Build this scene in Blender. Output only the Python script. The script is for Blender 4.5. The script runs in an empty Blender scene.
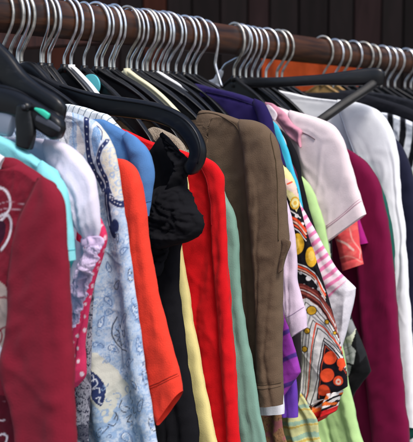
import bpy, math, random
import numpy as np
random.seed(7); rng = np.random.default_rng(7)
S = bpy.context.scene
C = S.collection

# ------------------------------------------------------------------ camera frame
F = 950.0; CX, CY = 206.5, 221.0
TH = math.atan((860-CX)/F); PITCH = math.atan((CY-118)/F)
RZ = 1.70                                   # height of the rail's centre; the rail runs along x at y = 0
CAM = np.array((-math.cos(TH)+.154*math.sin(TH), -math.sin(TH)-.154*math.cos(TH), RZ-.1015))
FW = np.array((math.cos(TH)*math.cos(PITCH), math.sin(TH)*math.cos(PITCH), -math.sin(PITCH)))
RT = np.array((math.sin(TH), -math.cos(TH), 0.0))
UP = np.cross(RT, FW)

def hang(u, v, s):
    """point of the hanging plane x = s, measured off the photograph"""
    d = FW + RT*(u-CX)/F + UP*(CY-v)/F
    return CAM + d*(s-CAM[0])/d[0]
def depth_pt(u, v, dist):
    d = FW + RT*(u-CX)/F + UP*(CY-v)/F
    return CAM + d*dist
def design(P):
    """pattern coordinates of points of a hanging plane"""
    d = P - CAM
    c = d@FW
    return CX+F*(d@RT)/c, CY-F*(d@UP)/c

# ------------------------------------------------------------------ noise
_perm = rng.permutation(256); _perm = np.concatenate([_perm, _perm])
_g = rng.uniform(0, 2*math.pi, 256); _gx, _gy = np.cos(_g), np.sin(_g)
def perlin(x, y, seed=0):
    x = np.asarray(x, float)+seed*17.31; y = np.asarray(y, float)+seed*9.77
    xi = np.floor(x).astype(int); yi = np.floor(y).astype(int)
    xf, yf = x-xi, y-yi
    u = xf*xf*xf*(xf*(xf*6-15)+10); w = yf*yf*yf*(yf*(yf*6-15)+10)
    def gr(a, b, fx, fy):
        h = _perm[(_perm[a & 255]+b) & 255]
        return _gx[h]*fx+_gy[h]*fy
    n00 = gr(xi, yi, xf, yf); n10 = gr(xi+1, yi, xf-1, yf)
    n01 = gr(xi, yi+1, xf, yf-1); n11 = gr(xi+1, yi+1, xf-1, yf-1)
    return ((n00*(1-u)+n10*u)*(1-w)+(n01*(1-u)+n11*u)*w)*1.5
def fbm(x, y, seed=0, o=3):
    r = 0; a = 1.0
    for k in range(o):
        r = r+a*perlin(x*2**k, y*2**k, seed+k*3); a *= .5
    return r
def sm(x, a, b):
    t = np.clip((x-a)/(b-a), 0, 1); return t*t*(3-2*t)

# ------------------------------------------------------------------ materials
def lin(h):
    h = h.lstrip('#'); c = [int(h[i:i+2], 16)/255 for i in (0, 2, 4)]
    return tuple(x/12.92 if x <= .04045 else ((x+.055)/1.055)**2.4 for x in c)
def newmat(name):
    m = bpy.data.materials.new(name); m.use_nodes = True
    n = m.node_tree.nodes; l = m.node_tree.links
    return m, n, l, n['Principled BSDF']
def mathn(n, l, op, a, b=None):
    k = n.new('ShaderNodeMath'); k.operation = op
    for i, x in enumerate((a, b)):
        if x is None: continue
        if isinstance(x, (int, float)): k.inputs[i].default_value = x
        else: l.new(x, k.inputs[i])
    return k.outputs[0]
_fc = {}
def fabric(col, rough=.85, weave=1500., bump=.12, sheen=.05, mott=.10, attr=False, knit=False, stripes=None, trans=0.0):
    key = (col, rough, weave, bump, sheen, mott, attr, knit, str(stripes), trans)
    if key in _fc: return _fc[key]
    m, n, l, b = newmat('fabric')
    tc = n.new('ShaderNodeTexCoord')
    if attr:
        a = n.new('ShaderNodeAttribute'); a.attribute_name = 'dye'; base = a.outputs['Color']
    else:
        r = n.new('ShaderNodeRGB'); r.outputs[0].default_value = (*lin(col), 1); base = r.outputs[0]
    if stripes:                                   # (colour, scale, axis vector, width, wobble)
        sc, per, ax, wd = stripes
        dp = n.new('ShaderNodeVectorMath'); dp.operation = 'DOT_PRODUCT'
        l.new(tc.outputs['Object'], dp.inputs[0]); dp.inputs[1].default_value = ax
        fr = mathn(n, l, 'FRACT', mathn(n, l, 'DIVIDE', dp.outputs['Value'], per))
        ms = mathn(n, l, 'LESS_THAN', fr, wd)
        mx = n.new('ShaderNodeMix'); mx.data_type = 'RGBA'
        l.new(ms, mx.inputs['Factor']); l.new(base, mx.inputs['A']); mx.inputs['B'].default_value = (*lin(sc), 1)
        base = mx.outputs['Result']
    nz = n.new('ShaderNodeTexNoise'); nz.inputs['Scale'].default_value = 38; nz.inputs['Detail'].default_value = 6
    nz.inputs['Roughness'].default_value = .65
    l.new(tc.outputs['Object'], nz.inputs['Vector'])
    nf = n.new('ShaderNodeTexNoise'); nf.inputs['Scale'].default_value = 900; nf.inputs['Detail'].default_value = 2
    l.new(tc.outputs['Object'], nf.inputs['Vector'])
    s1 = mathn(n, l, 'MULTIPLY', mathn(n, l, 'SUBTRACT', nz.outputs['Fac'], .5), mott*2)
    s2 = mathn(n, l, 'MULTIPLY', mathn(n, l, 'SUBTRACT', nf.outputs['Fac'], .5), mott*2.2)
    val = mathn(n, l, 'ADD', mathn(n, l, 'ADD', s1, s2), 1.0)
    hs = n.new('ShaderNodeHueSaturation'); l.new(base, hs.inputs['Color']); l.new(val, hs.inputs['Value'])
    l.new(hs.outputs['Color'], b.inputs['Base Color'])
    b.inputs['Roughness'].default_value = rough
    b.inputs['Specular IOR Level'].default_value = .14
    b.inputs['Sheen Weight'].default_value = sheen; b.inputs['Sheen Roughness'].default_value = .5
    # weave / rib relief plus small crumples
    cr = n.new('ShaderNodeTexNoise'); cr.inputs['Scale'].default_value = 60; cr.inputs['Detail'].default_value = 4
    mp = n.new('ShaderNodeMapping'); mp.inputs['Scale'].default_value = (1, 1, .45)
    l.new(tc.outputs['Object'], mp.inputs['Vector']); l.new(mp.outputs[0], cr.inputs['Vector'])
    bp = n.new('ShaderNodeBump'); bp.inputs['Strength'].default_value = .2; bp.inputs['Distance'].default_value = .0016
    l.new(cr.outputs['Fac'], bp.inputs['Height'])
    sx = n.new('ShaderNodeSeparateXYZ'); l.new(tc.outputs['Object'], sx.inputs[0])
    wy = mathn(n, l, 'SINE', mathn(n, l, 'MULTIPLY', sx.outputs['Y'], weave*3))
    wz = nf.outputs['Fac']
    wv = mathn(n, l, 'ADD', mathn(n, l, 'MULTIPLY', wy, .15), mathn(n, l, 'MULTIPLY', nf.outputs['Fac'], 3.5))
    b2 = n.new('ShaderNodeBump'); b2.inputs['Strength'].default_value = bump*(1.8 if knit else 1); b2.inputs['Distance'].default_value = .0005
    l.new(wv, b2.inputs['Height']); l.new(bp.outputs[0], b2.inputs['Normal'])
    l.new(b2.outputs[0], b.inputs['Normal'])
    if trans > 0:
        tr = n.new('ShaderNodeBsdfTranslucent'); l.new(hs.outputs['Color'], tr.inputs['Color'])
        mxs = n.new('ShaderNodeMixShader'); mxs.inputs[0].default_value = trans
        out = n['Material Output']; l.new(b.outputs[0], mxs.inputs[1]); l.new(tr.outputs[0], mxs.inputs[2]); l.new(mxs.outputs[0], out.inputs['Surface'])
    _fc[key] = m
    return m
def plastic(col, rough=.32):
    m, n, l, b = newmat('hanger_plastic')
    tc = n.new('ShaderNodeTexCoord'); n3 = n.new('ShaderNodeTexNoise'); n3.inputs['Scale'].default_value = 260; n3.inputs['Detail'].default_value = 8; n3.inputs['Roughness'].default_value = .75
    mpp = n.new('ShaderNodeMapping'); mpp.inputs['Scale'].default_value = (1, .22, 1); l.new(tc.outputs['Object'], mpp.inputs['Vector']); l.new(mpp.outputs[0], n3.inputs['Vector'])
    cr = n.new('ShaderNodeValToRGB'); c0 = lin(col); cr.color_ramp.elements[0].color = (*c0, 1); cr.color_ramp.elements[1].color = (*[x*.8+.022 for x in c0], 1)
    cr.color_ramp.elements[0].position = .56; cr.color_ramp.elements[1].position = .78
    l.new(n3.outputs['Fac'], cr.inputs[0]); l.new(cr.outputs[0], b.inputs['Base Color'])
    nz = n.new('ShaderNodeTexNoise'); nz.inputs['Scale'].default_value = 45; nz.inputs['Detail'].default_value = 6
    l.new(tc.outputs['Object'], nz.inputs['Vector'])
    mr = n.new('ShaderNodeMapRange'); mr.inputs['To Min'].default_value = rough-.08; mr.inputs['To Max'].default_value = rough+.22
    l.new(nz.outputs['Fac'], mr.inputs['Value']); l.new(mr.outputs[0], b.inputs['Roughness'])
    bp = n.new('ShaderNodeBump'); bp.inputs['Strength'].default_value = .12; bp.inputs['Distance'].default_value = .001
    l.new(nz.outputs['Fac'], bp.inputs['Height']); l.new(bp.outputs[0], b.inputs['Normal'])
    return m
def metal(c1=(.5, .51, .53), c2=(.9, .92, .94), rg=.33):
    m, n, l, b = newmat('zinc_wire')
    b.inputs['Metallic'].default_value = 1
    tc = n.new('ShaderNodeTexCoord'); nz = n.new('ShaderNodeTexNoise'); nz.inputs['Scale'].default_value = 120; nz.inputs['Detail'].default_value = 4
    l.new(tc.outputs['Object'], nz.inputs['Vector'])
    cr = n.new('ShaderNodeValToRGB'); cr.color_ramp.elements[0].color = (*c1, 1); cr.color_ramp.elements[1].color = (*c2, 1)
    cr.color_ramp.elements[0].position = .3; cr.color_ramp.elements[1].position = .6
    l.new(nz.outputs['Fac'], cr.inputs[0]); l.new(cr.outputs[0], b.inputs['Base Color'])
    b.inputs['Roughness'].default_value = rg
    return m
def wood(c1, c2, rough=.5, scale=1., spec=.5):
    m, n, l, b = newmat('wood')
    tc = n.new('ShaderNodeTexCoord'); mp = n.new('ShaderNodeMapping'); mp.inputs['Scale'].default_value = scale if isinstance(scale, tuple) else (scale,)*3
    l.new(tc.outputs['Object'], mp.inputs['Vector'])
    nz = n.new('ShaderNodeTexNoise'); nz.inputs['Scale'].default_value = 12; nz.inputs['Detail'].default_value = 8; nz.inputs['Distortion'].default_value = .6
    l.new(mp.outputs[0], nz.inputs['Vector'])
    cr = n.new('ShaderNodeValToRGB'); cr.color_ramp.elements[0].color = (*lin(c1), 1); cr.color_ramp.elements[1].color = (*lin(c2), 1)
    cr.color_ramp.elements[0].position = .35; cr.color_ramp.elements[1].position = .68
    l.new(nz.outputs['Fac'], cr.inputs[0]); l.new(cr.outputs[0], b.inputs['Base Color'])
    b.inputs['Roughness'].default_value = rough; b.inputs['Specular IOR Level'].default_value = spec
    bp = n.new('ShaderNodeBump'); bp.inputs['Strength'].default_value = .3; bp.inputs['Distance'].default_value = .002
    l.new(nz.outputs['Fac'], bp.inputs['Height']); l.new(bp.outputs[0], b.inputs['Normal'])
    return m

# ------------------------------------------------------------------ object helpers
def thing(name, label, cat, loc, group=None):
    o = bpy.data.objects.new(name, None); C.objects.link(o); o.location = loc
    o.empty_display_size = .05
    o['label'] = label; o['category'] = cat
    if group: o['group'] = group
    return o
def tag(o, label, cat, group=None):
    o['label'] = label; o['category'] = cat
    if group: o['group'] = group
    return o
def mesh(name, V, Fc, mat, parent=None, smooth=True, origin=None, dye=None):
    V = np.asarray(V, float)
    org = np.zeros(3)
    p = parent
    while p is not None:
        org = org+np.array(p.location); p = p.parent
    if parent is None: org = V.mean(0) if origin is None else np.asarray(origin, float)
    me = bpy.data.meshes.new(name); me.from_pydata((V-org).tolist(), [], [tuple(int(i) for i in f) for f in Fc]); me.update()
    if smooth: me.polygons.foreach_set('use_smooth', [True]*len(me.polygons))
    if dye is not None:
        at = me.color_attributes.new('dye', 'FLOAT_COLOR', 'POINT')
        at.data.foreach_set('color', np.concatenate([dye, np.ones((len(dye), 1))], 1).astype(np.float32).ravel())
    me.materials.append(mat)
    o = bpy.data.objects.new(name, me); C.objects.link(o)
    if parent is None: o.location = org
    else: o.parent = parent
    return o
def grid_faces(nt, nr, wrap=True, base=0):
    f = []
    for i in range(nt-1):
        for j in range(nr if wrap else nr-1):
            k = (j+1) % nr
            f.append((base+i*nr+j, base+i*nr+k, base+(i+1)*nr+k, base+(i+1)*nr+j))
    return f
def catmull(P, n, per_len=True):
    """resampled smooth curve through P (m,k) ; returns (n,k)"""
    P = np.asarray(P, float); m = len(P)
    if m == 2:
        t = np.linspace(0, 1, n)[:, None]; return P[0]*(1-t)+P[1]*t
    Q = np.vstack([2*P[0]-P[1], P, 2*P[-1]-P[-2]])
    # centripetal-ish: plain uniform with sampling according to chord length of the first 3 coords
    ch = np.linalg.norm(np.diff(P[:, :3], axis=0), axis=1)+1e-5
    acc = np.concatenate([[0], np.cumsum(ch)]); tt = np.linspace(0, acc[-1], n)
    i = np.clip(np.searchsorted(acc, tt, side='right')-1, 0, m-2); f = ((tt-acc[i])/ch[i])[:, None]
    # finite-difference tangents limited by neighbour chords
    tan = np.zeros_like(P)
    tan[1:-1] = (P[2:]-P[:-2])/(ch[1:]+ch[:-1])[:, None]
    tan[0] = (P[1]-P[0])/ch[0]; tan[-1] = (P[-1]-P[-2])/ch[-1]
    h = ch[i][:, None]
    a, b_, ta, tb = P[i], P[i+1], tan[i]*h, tan[i+1]*h
    f2, f3 = f*f, f*f*f
    return (2*f3-3*f2+1)*a+(f3-2*f2+f)*ta+(-2*f3+3*f2)*b_+(f3-f2)*tb
def tube_vf(P, r, sides=10, caps=True, flat=None):
    P = np.asarray(P, float); n = len(P)
    rr = np.full(n, r) if np.isscalar(r) else np.asarray(r, float)
    T = np.gradient(P, axis=0); T /= np.linalg.norm(T, axis=1)[:, None]
    ref = np.array((1., 0, 0)) if abs(T[:, 0]).max() < .9 else np.array((0, 0, 1.))
    V = []
    for i in range(n):
        a = ref-T[i]*(ref@T[i]); a /= np.linalg.norm(a); b = np.cross(T[i], a)
        for k in range(sides):
            ph = 2*math.pi*k/sides
            V.append(P[i]+(a*math.cos(ph)*(flat or 1)+b*math.sin(ph))*rr[i])
    Fc = grid_faces(n, sides)
    if caps:
        Fc.append(tuple(range(sides))[::-1]); Fc.append(tuple((n-1)*sides+k for k in range(sides)))
    return V, Fc
def join_vf(parts):
    V, Fc = [], []
    for v, f in parts:
        b = len(V); V += list(v); Fc += [tuple(i+b for i in x) for x in f]
    return V, Fc
def box_vf(x0, x1, y0, y1, z0, z1):
    V = [(x, y, z) for x in (x0, x1) for y in (y0, y1) for z in (z0, z1)]
    return V, [(0, 1, 3, 2), (4, 6, 7, 5), (0, 4, 5, 1), (2, 3, 7, 6), (0, 2, 6, 4), (1, 5, 7, 3)]
def bevel(o, w=.002, seg=2):
    m = o.modifiers.new('bevel', 'BEVEL'); m.width = w; m.segments = seg; return o

# ------------------------------------------------------------------ cloth
def cloth(name, parent, s, near, far=None, W=.009, amp=.006, freq=28, seed=1, mat=None, dye=None, res=None,
          dx=0.0, zbot=None, slow=3.0, grow=.5, hem=None, scoop=0.0, edge=.0012, wr=.0012, wrf=60, seam=None, lean=0.0, topopen=.06, curl=0.0, crump=0.0, crf=30, sharp=.38, botopen=0.0, cross=False, edgef=35):
    """A doubled sheet of cloth hanging in the plane x = s. near: outline towards the viewer (photo measurements),
    far: the other outline; None mirrors the near one about the rail (the garment's far shoulder and side)."""
    s0 = s; s = s+dx; dx = 0.0; W = W*.72
    N = np.array([hang(u, v, s) for u, v in near])
    if far is None:
        Fp = N.copy(); Fp[:, 1] = -N[:, 1]
    else:
        Fp = []
        for i, q in enumerate(far):
            if q == 'm': p = N[i].copy(); p[1] = -p[1]; Fp.append(p)
            else: Fp.append(hang(q[0], q[1], s))
        Fp = np.array(Fp)
    if zbot is not None:
        for A in (N, Fp):
            pass
        dN = N[-1].copy(); dN[2] = RZ-zbot; dF = Fp[-1].copy(); dF[2] = RZ-zbot
        k = .04*np.sign(N[-1, 1]-Fp[-1, 1]) if abs(N[-1, 1]-Fp[-1, 1]) > .2 else 0
        dN[1] += k; dF[1] -= k
        N = np.vstack([N, dN]); Fp = np.vstack([Fp, dF])
    L = np.linalg.norm(np.diff(N, axis=0), axis=1).sum(); Wd = np.linalg.norm(N-Fp, axis=1).max()
    st = res or .0045
    nt = max(30, int(L/st)); nh = max(16, int(Wd/st*(1.0 if res else .8)))
    CV = catmull(np.hstack([N, Fp]), nt); Nn, Ff = CV[:, :3], CV[:, 3:]
    # edge wobble
    ln = np.linspace(0, L, nt)
    Nn[:, 1] += edge*fbm(ln*edgef, ln*0+.5, seed+40)
    nb = max(18, nh//4) if dye is not None else nh
    def spread(k):
        q = np.linspace(0, 1, k); w = .5-.5*np.cos(math.pi*q)
        if dye is not None and far is None: return .75*q**2.2+.25*w
        return (.45*w+.55*q) if dye is None else (.25*w+.75*q)
    uu, ub = spread(nh), spread(nb)
    sides = np.concatenate([uu, ub[::-1][1:-1]]); sg = np.concatenate([np.full(nh, -1.), np.full(nb-2, 1.)])
    nr = len(sides)
    t = np.linspace(0, 1, nt)[:, None]; U = sides[None, :]
    P = Nn[:, None, :]*(1-U[..., None])+Ff[:, None, :]*U[..., None]
    width = np.linalg.norm(Nn-Ff, axis=1)[:, None]
    mdist = np.minimum(U, 1-U)*width
    R = np.minimum(W*1.5, width*.5+1e-5)
    prof = np.sqrt(np.clip(1-(1-np.clip(mdist/R, 0, 1))**2, 0, 1))
    open_ = np.sqrt(np.clip(ln[:, None]/topopen, 0, 1))
    if botopen: open_ = open_*np.sqrt(np.clip((L-ln[:, None])/botopen, .06, 1))
    if scoop: P[..., 2] -= scoop*np.clip(1-t*3, 0, 1)**2*np.sin(math.pi*U)**.7
    yy, zz = P[..., 1], P[..., 2]
    g = (.25+.75*sm(ln[:, None], 0, grow*max(L, .1)))
    warp = fbm(zz*slow, yy*2, seed+5, 2)
    ph = (ln[:, None]*freq+U*1.2 if cross else U*width*freq)+warp*1.3
    f1 = perlin(ph, zz*slow*.8, seed); f2 = perlin(ph*1.7+3, zz*slow*1.1, seed+2)
    ridge = np.clip(1-np.abs(f2+.3*f1)*4.5, 0, 1)**1.6
    fold = f1*.8+.3*f2+1.2*sharp*(ridge-.3)*sm(perlin(U*width*7, zz*4, seed+8), -.15, .35)
    wrk = fbm(yy*wrf+zz*wrf*.5, zz*wrf*.8, seed+9, 3)
    d = amp*g*fold*2.0
    cn = perlin(yy*15+zz*6+warp*.5, zz*10-yy*5, seed+21); cn2 = perlin(yy*24-zz*9, zz*15+yy*8, seed+23)
    d = d-.0010*np.clip(1-np.abs(cn)*8, 0, 1)**1.5*sm(perlin(yy*9, zz*9, seed+25), -.1, .3)-.0006*np.clip(1-np.abs(cn2)*7, 0, 1)**1.5
    d = d*(.35+.65*np.clip(mdist/(W*1.5), 0, 1)) + wr*wrk*(.3+.7*prof)
    X = s+np.where(sg < 0, -W, .22*W)*prof*open_*(1+.25*fold)+d+lean*(zz-RZ)
    if seam is not None:
        for (a, b_, dp) in seam:       # seams as grooves: polyline in design coords
            du, dv = design(P)
            X += dp*np.exp(-(seg_dist(du, dv, [a, b_])/1.0)**2)
    if hem:
        h0, hd = hem
        rem = L*(1-t)+0*U
        X -= sg*(-hd)*(rem < h0)*prof
        X += sg*(-hd*1.2)*np.exp(-((rem-h0)/.0015)**2)*prof
    if curl: X += sg*0+curl*np.clip(1-(L*(1-t))/.03, 0, 1)**2
    if crump:
        cw = fbm(yy*crf*.5, zz*crf*.5, seed+14, 2)
        n1 = np.abs(perlin(yy*crf+cw*1.6, zz*crf*1.1-cw, seed+15)); n2 = np.abs(perlin(yy*crf*2.1+cw, zz*crf*1.9+cw*2, seed+16))
        X += -crump*(np.sqrt(n1+.01)*1.6+.6*np.sqrt(n2+.01)-.9)*(.25+.75*prof)*np.where(sg < 0, 1, -.3)
    V = P.copy(); V[..., 0] = X
    dy = None; m = mat
    if dye is not None:
        Pd = P.copy(); Pd[..., 0] = s-W*prof*open_; du, dv = design(Pd.reshape(-1, 3)); dy = dye(du, dv, np.repeat(t, nr, 1).ravel(), np.repeat(U, nt, 0).ravel())
        m = mat or fabric('#ffffff', attr=True)
    return mesh(name, V.reshape(-1, 3), grid_faces(nt, nr), m, parent, dye=dy)

def seg_dist(u, v, pts):
    d = np.full(np.shape(u), 1e9)
    for (a, b) in zip(pts[:-1], pts[1:]):
        ax, ay = a; bx, by = b; vx, vy = bx-ax, by-ay; L2 = vx*vx+vy*vy+1e-9
        k = np.clip(((u-ax)*vx+(v-ay)*vy)/L2, 0, 1)
        d = np.minimum(d, np.hypot(u-ax-k*vx, v-ay-k*vy))
    return d
def smooth_pts(pts, n=24):
    P = np.array([(a, b, 0) for a, b in pts], float); return [tuple(x[:2]) for x in catmull(P, n)]
def in_poly(u, v, pts):
    c = np.zeros(np.shape(u), bool)
    n = len(pts)
    for i in range(n):
        x1, y1 = pts[i]; x2, y2 = pts[(i+1) % n]
        if y1 == y2: continue
        k = ((y1 > v) != (y2 > v)) & (u < (x2-x1)*(v-y1)/(y2-y1)+x1)
        c ^= k
    return c
class Dye:
    """builds a colour field out of fills and strokes"""
    def __init__(s, u, v, base): s.u, s.v = u, v; s.c = np.tile(np.array(lin(base)), (len(u), 1))
    def mix(s, m, col):
        m = np.clip(m, 0, 1)[:, None]; s.c = s.c*(1-m)+np.array(lin(col))*m; return s
    def stroke(s, pts, w, col, curve=True):
        if curve and len(pts) > 2: pts = smooth_pts(pts, 8*len(pts))
        q = np.array(pts); m = w/2+1
        k = np.nonzero((s.u > q[:, 0].min()-m) & (s.u < q[:, 0].max()+m) & (s.v > q[:, 1].min()-m) & (s.v < q[:, 1].max()+m))[0]
        if len(k):
            d = seg_dist(s.u[k], s.v[k], pts); a = np.clip((w/2-d)/.5+.5, 0, 1)[:, None]; s.c[k] = s.c[k]*(1-a)+np.array(lin(col))*a
        return s
    def fill(s, pts, col, curve=False):
        if curve: pts = smooth_pts(list(pts)+[pts[0]], 8*len(pts))
        return s.mix(in_poly(s.u, s.v, pts).astype(float), col)
    def disc(s, x, y, r, col, ry=None, rot=0):
        du, dv = s.u-x, s.v-y
        if rot: du, dv = du*math.cos(rot)+dv*math.sin(rot), -du*math.sin(rot)+dv*math.cos(rot)
        d = np.hypot(du, dv*(r/(ry or r))); return s.mix((r-d)/.5+.5, col)

def tubes(name, paths, r, mat, parent, sides=8, flat=None):
    V, Fc = join_vf([tube_vf(p, r, sides, True, flat) for p in paths]); return mesh(name, V, Fc, mat, parent)

from mathutils.bvhtree import BVHTree
def stitch(o, s, pts, col, r=.0007, dash=False):
    """a sewn seam lying on the cloth o, following points of its plane"""
    me = o.data; org = np.zeros(3); p = o
    while p is not None: org = org+np.array(p.location); p = p.parent
    bv = BVHTree.FromPolygons([v.co for v in me.vertices], [tuple(f.vertices) for f in me.polygons])
    Q = catmull(np.array([hang(u, v, s) for u, v in pts]), max(12, 14*len(pts))); path = []
    for q in Q:
        h = bv.ray_cast((q[0]-.2-org[0], q[1]-org[1], q[2]-org[2]), (1, 0, 0))
        if h[0] is not None: path.append(np.array(h[0])+org+(-r*.35, 0, 0))
    if len(path) < 4: return
    V, Fc = tube_vf(np.array(path), r, 6)
    return mesh('seam', V, Fc, fabric(col, mott=.1), o)

# ------------------------------------------------------------------ hangers
ZINC = metal(); ZINCS = [ZINC, metal((.62, .64, .66), (.95, .96, .97), .28), metal((.34, .33, .30), (.70, .68, .62), .45)]; BLACKP = plastic('#0c0d11', .3); NAVYP = plastic('#0b0c11', .3); MATP = plastic('#0b0b0d', .5); CREAMP = plastic('#e6e2c0', .4); WHITEP = plastic('#e8eaee', .4); BROWNP = wood('#8a6a3c', '#b08c55', .4, (1, 8, 8))
def rotz(P, a, c):
    P = np.array(P, float); x, y = P[:, 0]-c, P[:, 1].copy(); P[:, 0] = c+x*math.cos(a)-y*math.sin(a); P[:, 1] = x*math.sin(a)+y*math.cos(a); return P
def hook_path(s, stem=.052, rot=0.0, R=.0225, lift=0.0, open_=195, var=None):
    v = var or (0, 0, 0)
    a = np.radians(np.linspace(open_+v[0]*25, -36+v[1]*9, 30)); cz = -.0008; ry_ = R*.76*(1+.05*v[2])
    pts = [(s, -ry_*math.cos(x), RZ+cz+R*math.sin(x)) for x in a]
    pts += [(s, -.0075, RZ-.0245+v[1]*.001), (s, -.0030, RZ-.0315+v[2]*.0015), (s, -.0008, RZ-.0355+v[2]*.0015), (s, 0, RZ-.041), (s, 0, RZ-stem)]
    P = catmull(np.array(pts), 64)
    return rotz(P, rot, s)
def arm_body(s, L=.2, drop=.085, zt=.050, h0=.024, h1=.014, th=.0042, rot=0.0, near_path=None, tip=1.0):
    n = 45; ys = np.linspace(-L, L, n); a = np.abs(ys)/L
    zc = RZ-zt-h0*.5-drop*(.22*a+.78*a**1.75)+.004*np.exp(-(ys/.012)**2)
    hh = (h0*(1-a)+h1*a)*.5; hh[0] *= .45; hh[-1] *= .45; hh[1] *= .85; hh[-2] *= .85
    V = []
    K = 24
    for i in range(n):
        for k in range(K):
            p = 2*math.pi*k/K; c, sn = math.cos(p), math.sin(p); gv = .42 if abs(sn) < .62 else 1.0
            V.append((s+th*gv*math.copysign(abs(c)**.5, c), ys[i], zc[i]+hh[i]*math.copysign(abs(sn)**.6, sn)))
    Fc = grid_faces(n, K); Fc.append(tuple(range(K))); Fc.append(tuple((n-1)*K+k for k in range(K))[::-1])
    return rotz(V, rot, s), Fc
def s_of(u):
    a = (u-CX)/F; lo, hi = -.4, 3.
    for _ in range(50):
        m_ = (lo+hi)/2; d = np.array((m_, 0, RZ-.03))-CAM
        if (d@RT)/(d@FW) < a: lo = m_
        else: hi = m_
    return lo
def tilt_path(P, deg):
    P = np.array(P, float); a = math.radians(deg); y, z = P[:, 1].copy(), P[:, 2]-RZ
    P[:, 1] = y*math.cos(a)+z*math.sin(a); P[:, 2] = RZ-y*math.sin(a)+z*math.cos(a); return P
HG = 'coat hangers crowded along the wooden rail'
_bod = {}
def hanger(s, label, mat=BLACKP, rot=0.0, L=.19, stem=.055, R=.0225, tilt=0, ring=True, **kw):
    t = thing('coat_hanger', label, 'hanger', (s, 0, RZ-.046), HG)
    tubes('hook', [hook_path(s, stem, rot, R, var=(random.uniform(-1, 1), random.uniform(-1, 1), random.uniform(-1, 1)))], random.choice((.0017, .0019, .0021)), random.choice(ZINCS), t, 10)
    V, Fc = arm_body(s, L, rot=rot, **kw); mesh('shoulder_bar', V, Fc, mat, t)
    if ring:
        tubes('collar', [np.array([(s, 0, RZ-.0455), (s, 0, RZ-.054)])], .0042, mat, t, 10)
    return t

# ================================================================== SETTING
gm, n, l, b = newmat('ground')
tc = n.new('ShaderNodeTexCoord'); nz = n.new('ShaderNodeTexNoise'); nz.inputs['Scale'].default_value = 30; nz.inputs['Detail'].default_value = 8
l.new(tc.outputs['Object'], nz.inputs['Vector']); cr = n.new('ShaderNodeValToRGB')
cr.color_ramp.elements[0].color = (.10, .098, .095, 1); cr.color_ramp.elements[1].color = (.24, .235, .225, 1)
l.new(nz.outputs['Fac'], cr.inputs[0]); l.new(cr.outputs[0], b.inputs['Base Color']); b.inputs['Roughness'].default_value = .9
gr = mesh('pavement', [(-200, -200, 0), (200, -200, 0), (200, 200, 0), (-200, 200, 0)], [(0, 1, 2, 3)], gm, None, False, origin=(0, 0, 0)); gr['kind'] = 'structure'

# dark board cladding behind the rack, standing square to the view
d0 = 3.2
fx, fy = math.cos(TH), math.sin(TH); rx, ry = math.sin(TH), -math.cos(TH)
wt = thing('board_wall', 'dark brown wall of upright boards far behind the clothes rail', 'wall', (CAM[0]+fx*d0, CAM[1]+fy*d0, 0))
bm = [wood('#141010', '#1c1516', .8, (3, 3, .5), .12), wood('#1c1112', '#26191a', .8, (3, 3, .5), .12), wood('#0e0a0a', '#150f10', .8, (3, 3, .5), .12), wood('#231a20', '#31252b', .8, (3, 3, .5), .12), wood('#2a120b', '#371a12', .8, (3, 3, .5), .12)]  # dark brown wood, with the dimmer light back there put into the tones
def wall_box(a0, a1, b0, b1, z0, z1):
    V, Fc = box_vf(a0, a1, b0, b1, z0, z1)
    V = [(CAM[0]+fx*(d0+q)+rx*p, CAM[1]+fy*(d0+q)+ry*p, z) for p, q, z in V]; return V, Fc
V, Fc = wall_box(-3.2, 4.2, .04, .12, 0, 3.4); mesh('backing', V, Fc, bm[2], wt, False)
a = -3.2; k = 0
while a < 4.1:
    w_ = .07+.035*random.random()
    V, Fc = wall_box(a+.006, a+w_, 0+.008*random.random(), .039, 0, 3.4)
    px = CX+F*a/d0
    mi = [3, 1, 0, 4][k % 4] if px < 190 and random.random() < .75 else [0, 2, 0, 1][k % 4]
    mesh('board', V, Fc, bm[mi], wt, False); a += w_; k += 1

# ---- the rack: turned rail, upright post and bracket
rk = thing('clothes_rack', 'reddish brown varnished wooden rail carrying the row of hangers', 'clothes rack', (0, 0, 0))
rod_m = wood('#22110a', '#543019', .5, (.9, 9, 9))
n_ = 90; xs = np.linspace(-.95, 2.3, n_)
P = np.stack([xs, 0*xs+.0006*perlin(xs*3, 0*xs), RZ+.0008*perlin(xs*2, 0*xs+4)], 1)
V, Fc = tube_vf(P, .0195, 32); V = [np.array((v[0], v[1]*.76, v[2])) for v in V]; mesh('rail', V, Fc, rod_m, rk)
post_m = wood('#33150b', '#52281a', .6, (9, 9, .9))
for sx in (-.018, 1.9):
    x0 = .155 if sx < 1 else sx
    V, Fc = box_vf(x0-.019, x0+.019, .30, .338, .0, RZ+.012); bevel(mesh('post', V, Fc, post_m, rk, False), .003)
    V, Fc = box_vf(x0-.012, x0+.012, .018, .2995, RZ-.013, RZ+.011); bevel(mesh('bracket', V, Fc, post_m, rk, False), .002)

# orange cloth hanging some way behind the rail
def flat_cloth(name, corners, dist, mat, label, cat, seed=3, amp=.02):
    n1, n2 = 60, 30; A = [depth_pt(u, v, dist) for u, v in corners]   # tl tr br bl
    V = []
    for i in range(n2):
        for j in range(n1):
            p, q = j/(n1-1), i/(n2-1)
            X = (A[0]*(1-p)+A[1]*p)*(1-q)+(A[3]*(1-p)+A[2]*p)*q
            V.append(X+FW*amp*float(perlin(p*9, q*1.5, seed)))
    return tag(mesh(name, V, grid_faces(n2, n1, False), mat), label, cat)
flat_cloth('orange_cloth', [(262, 57), (374, 62), (378, 330), (262, 330)], 1.95, fabric('#8f3812', mott=.5), 'bright orange cloth hanging out of focus behind the rail', 'cloth')

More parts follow.
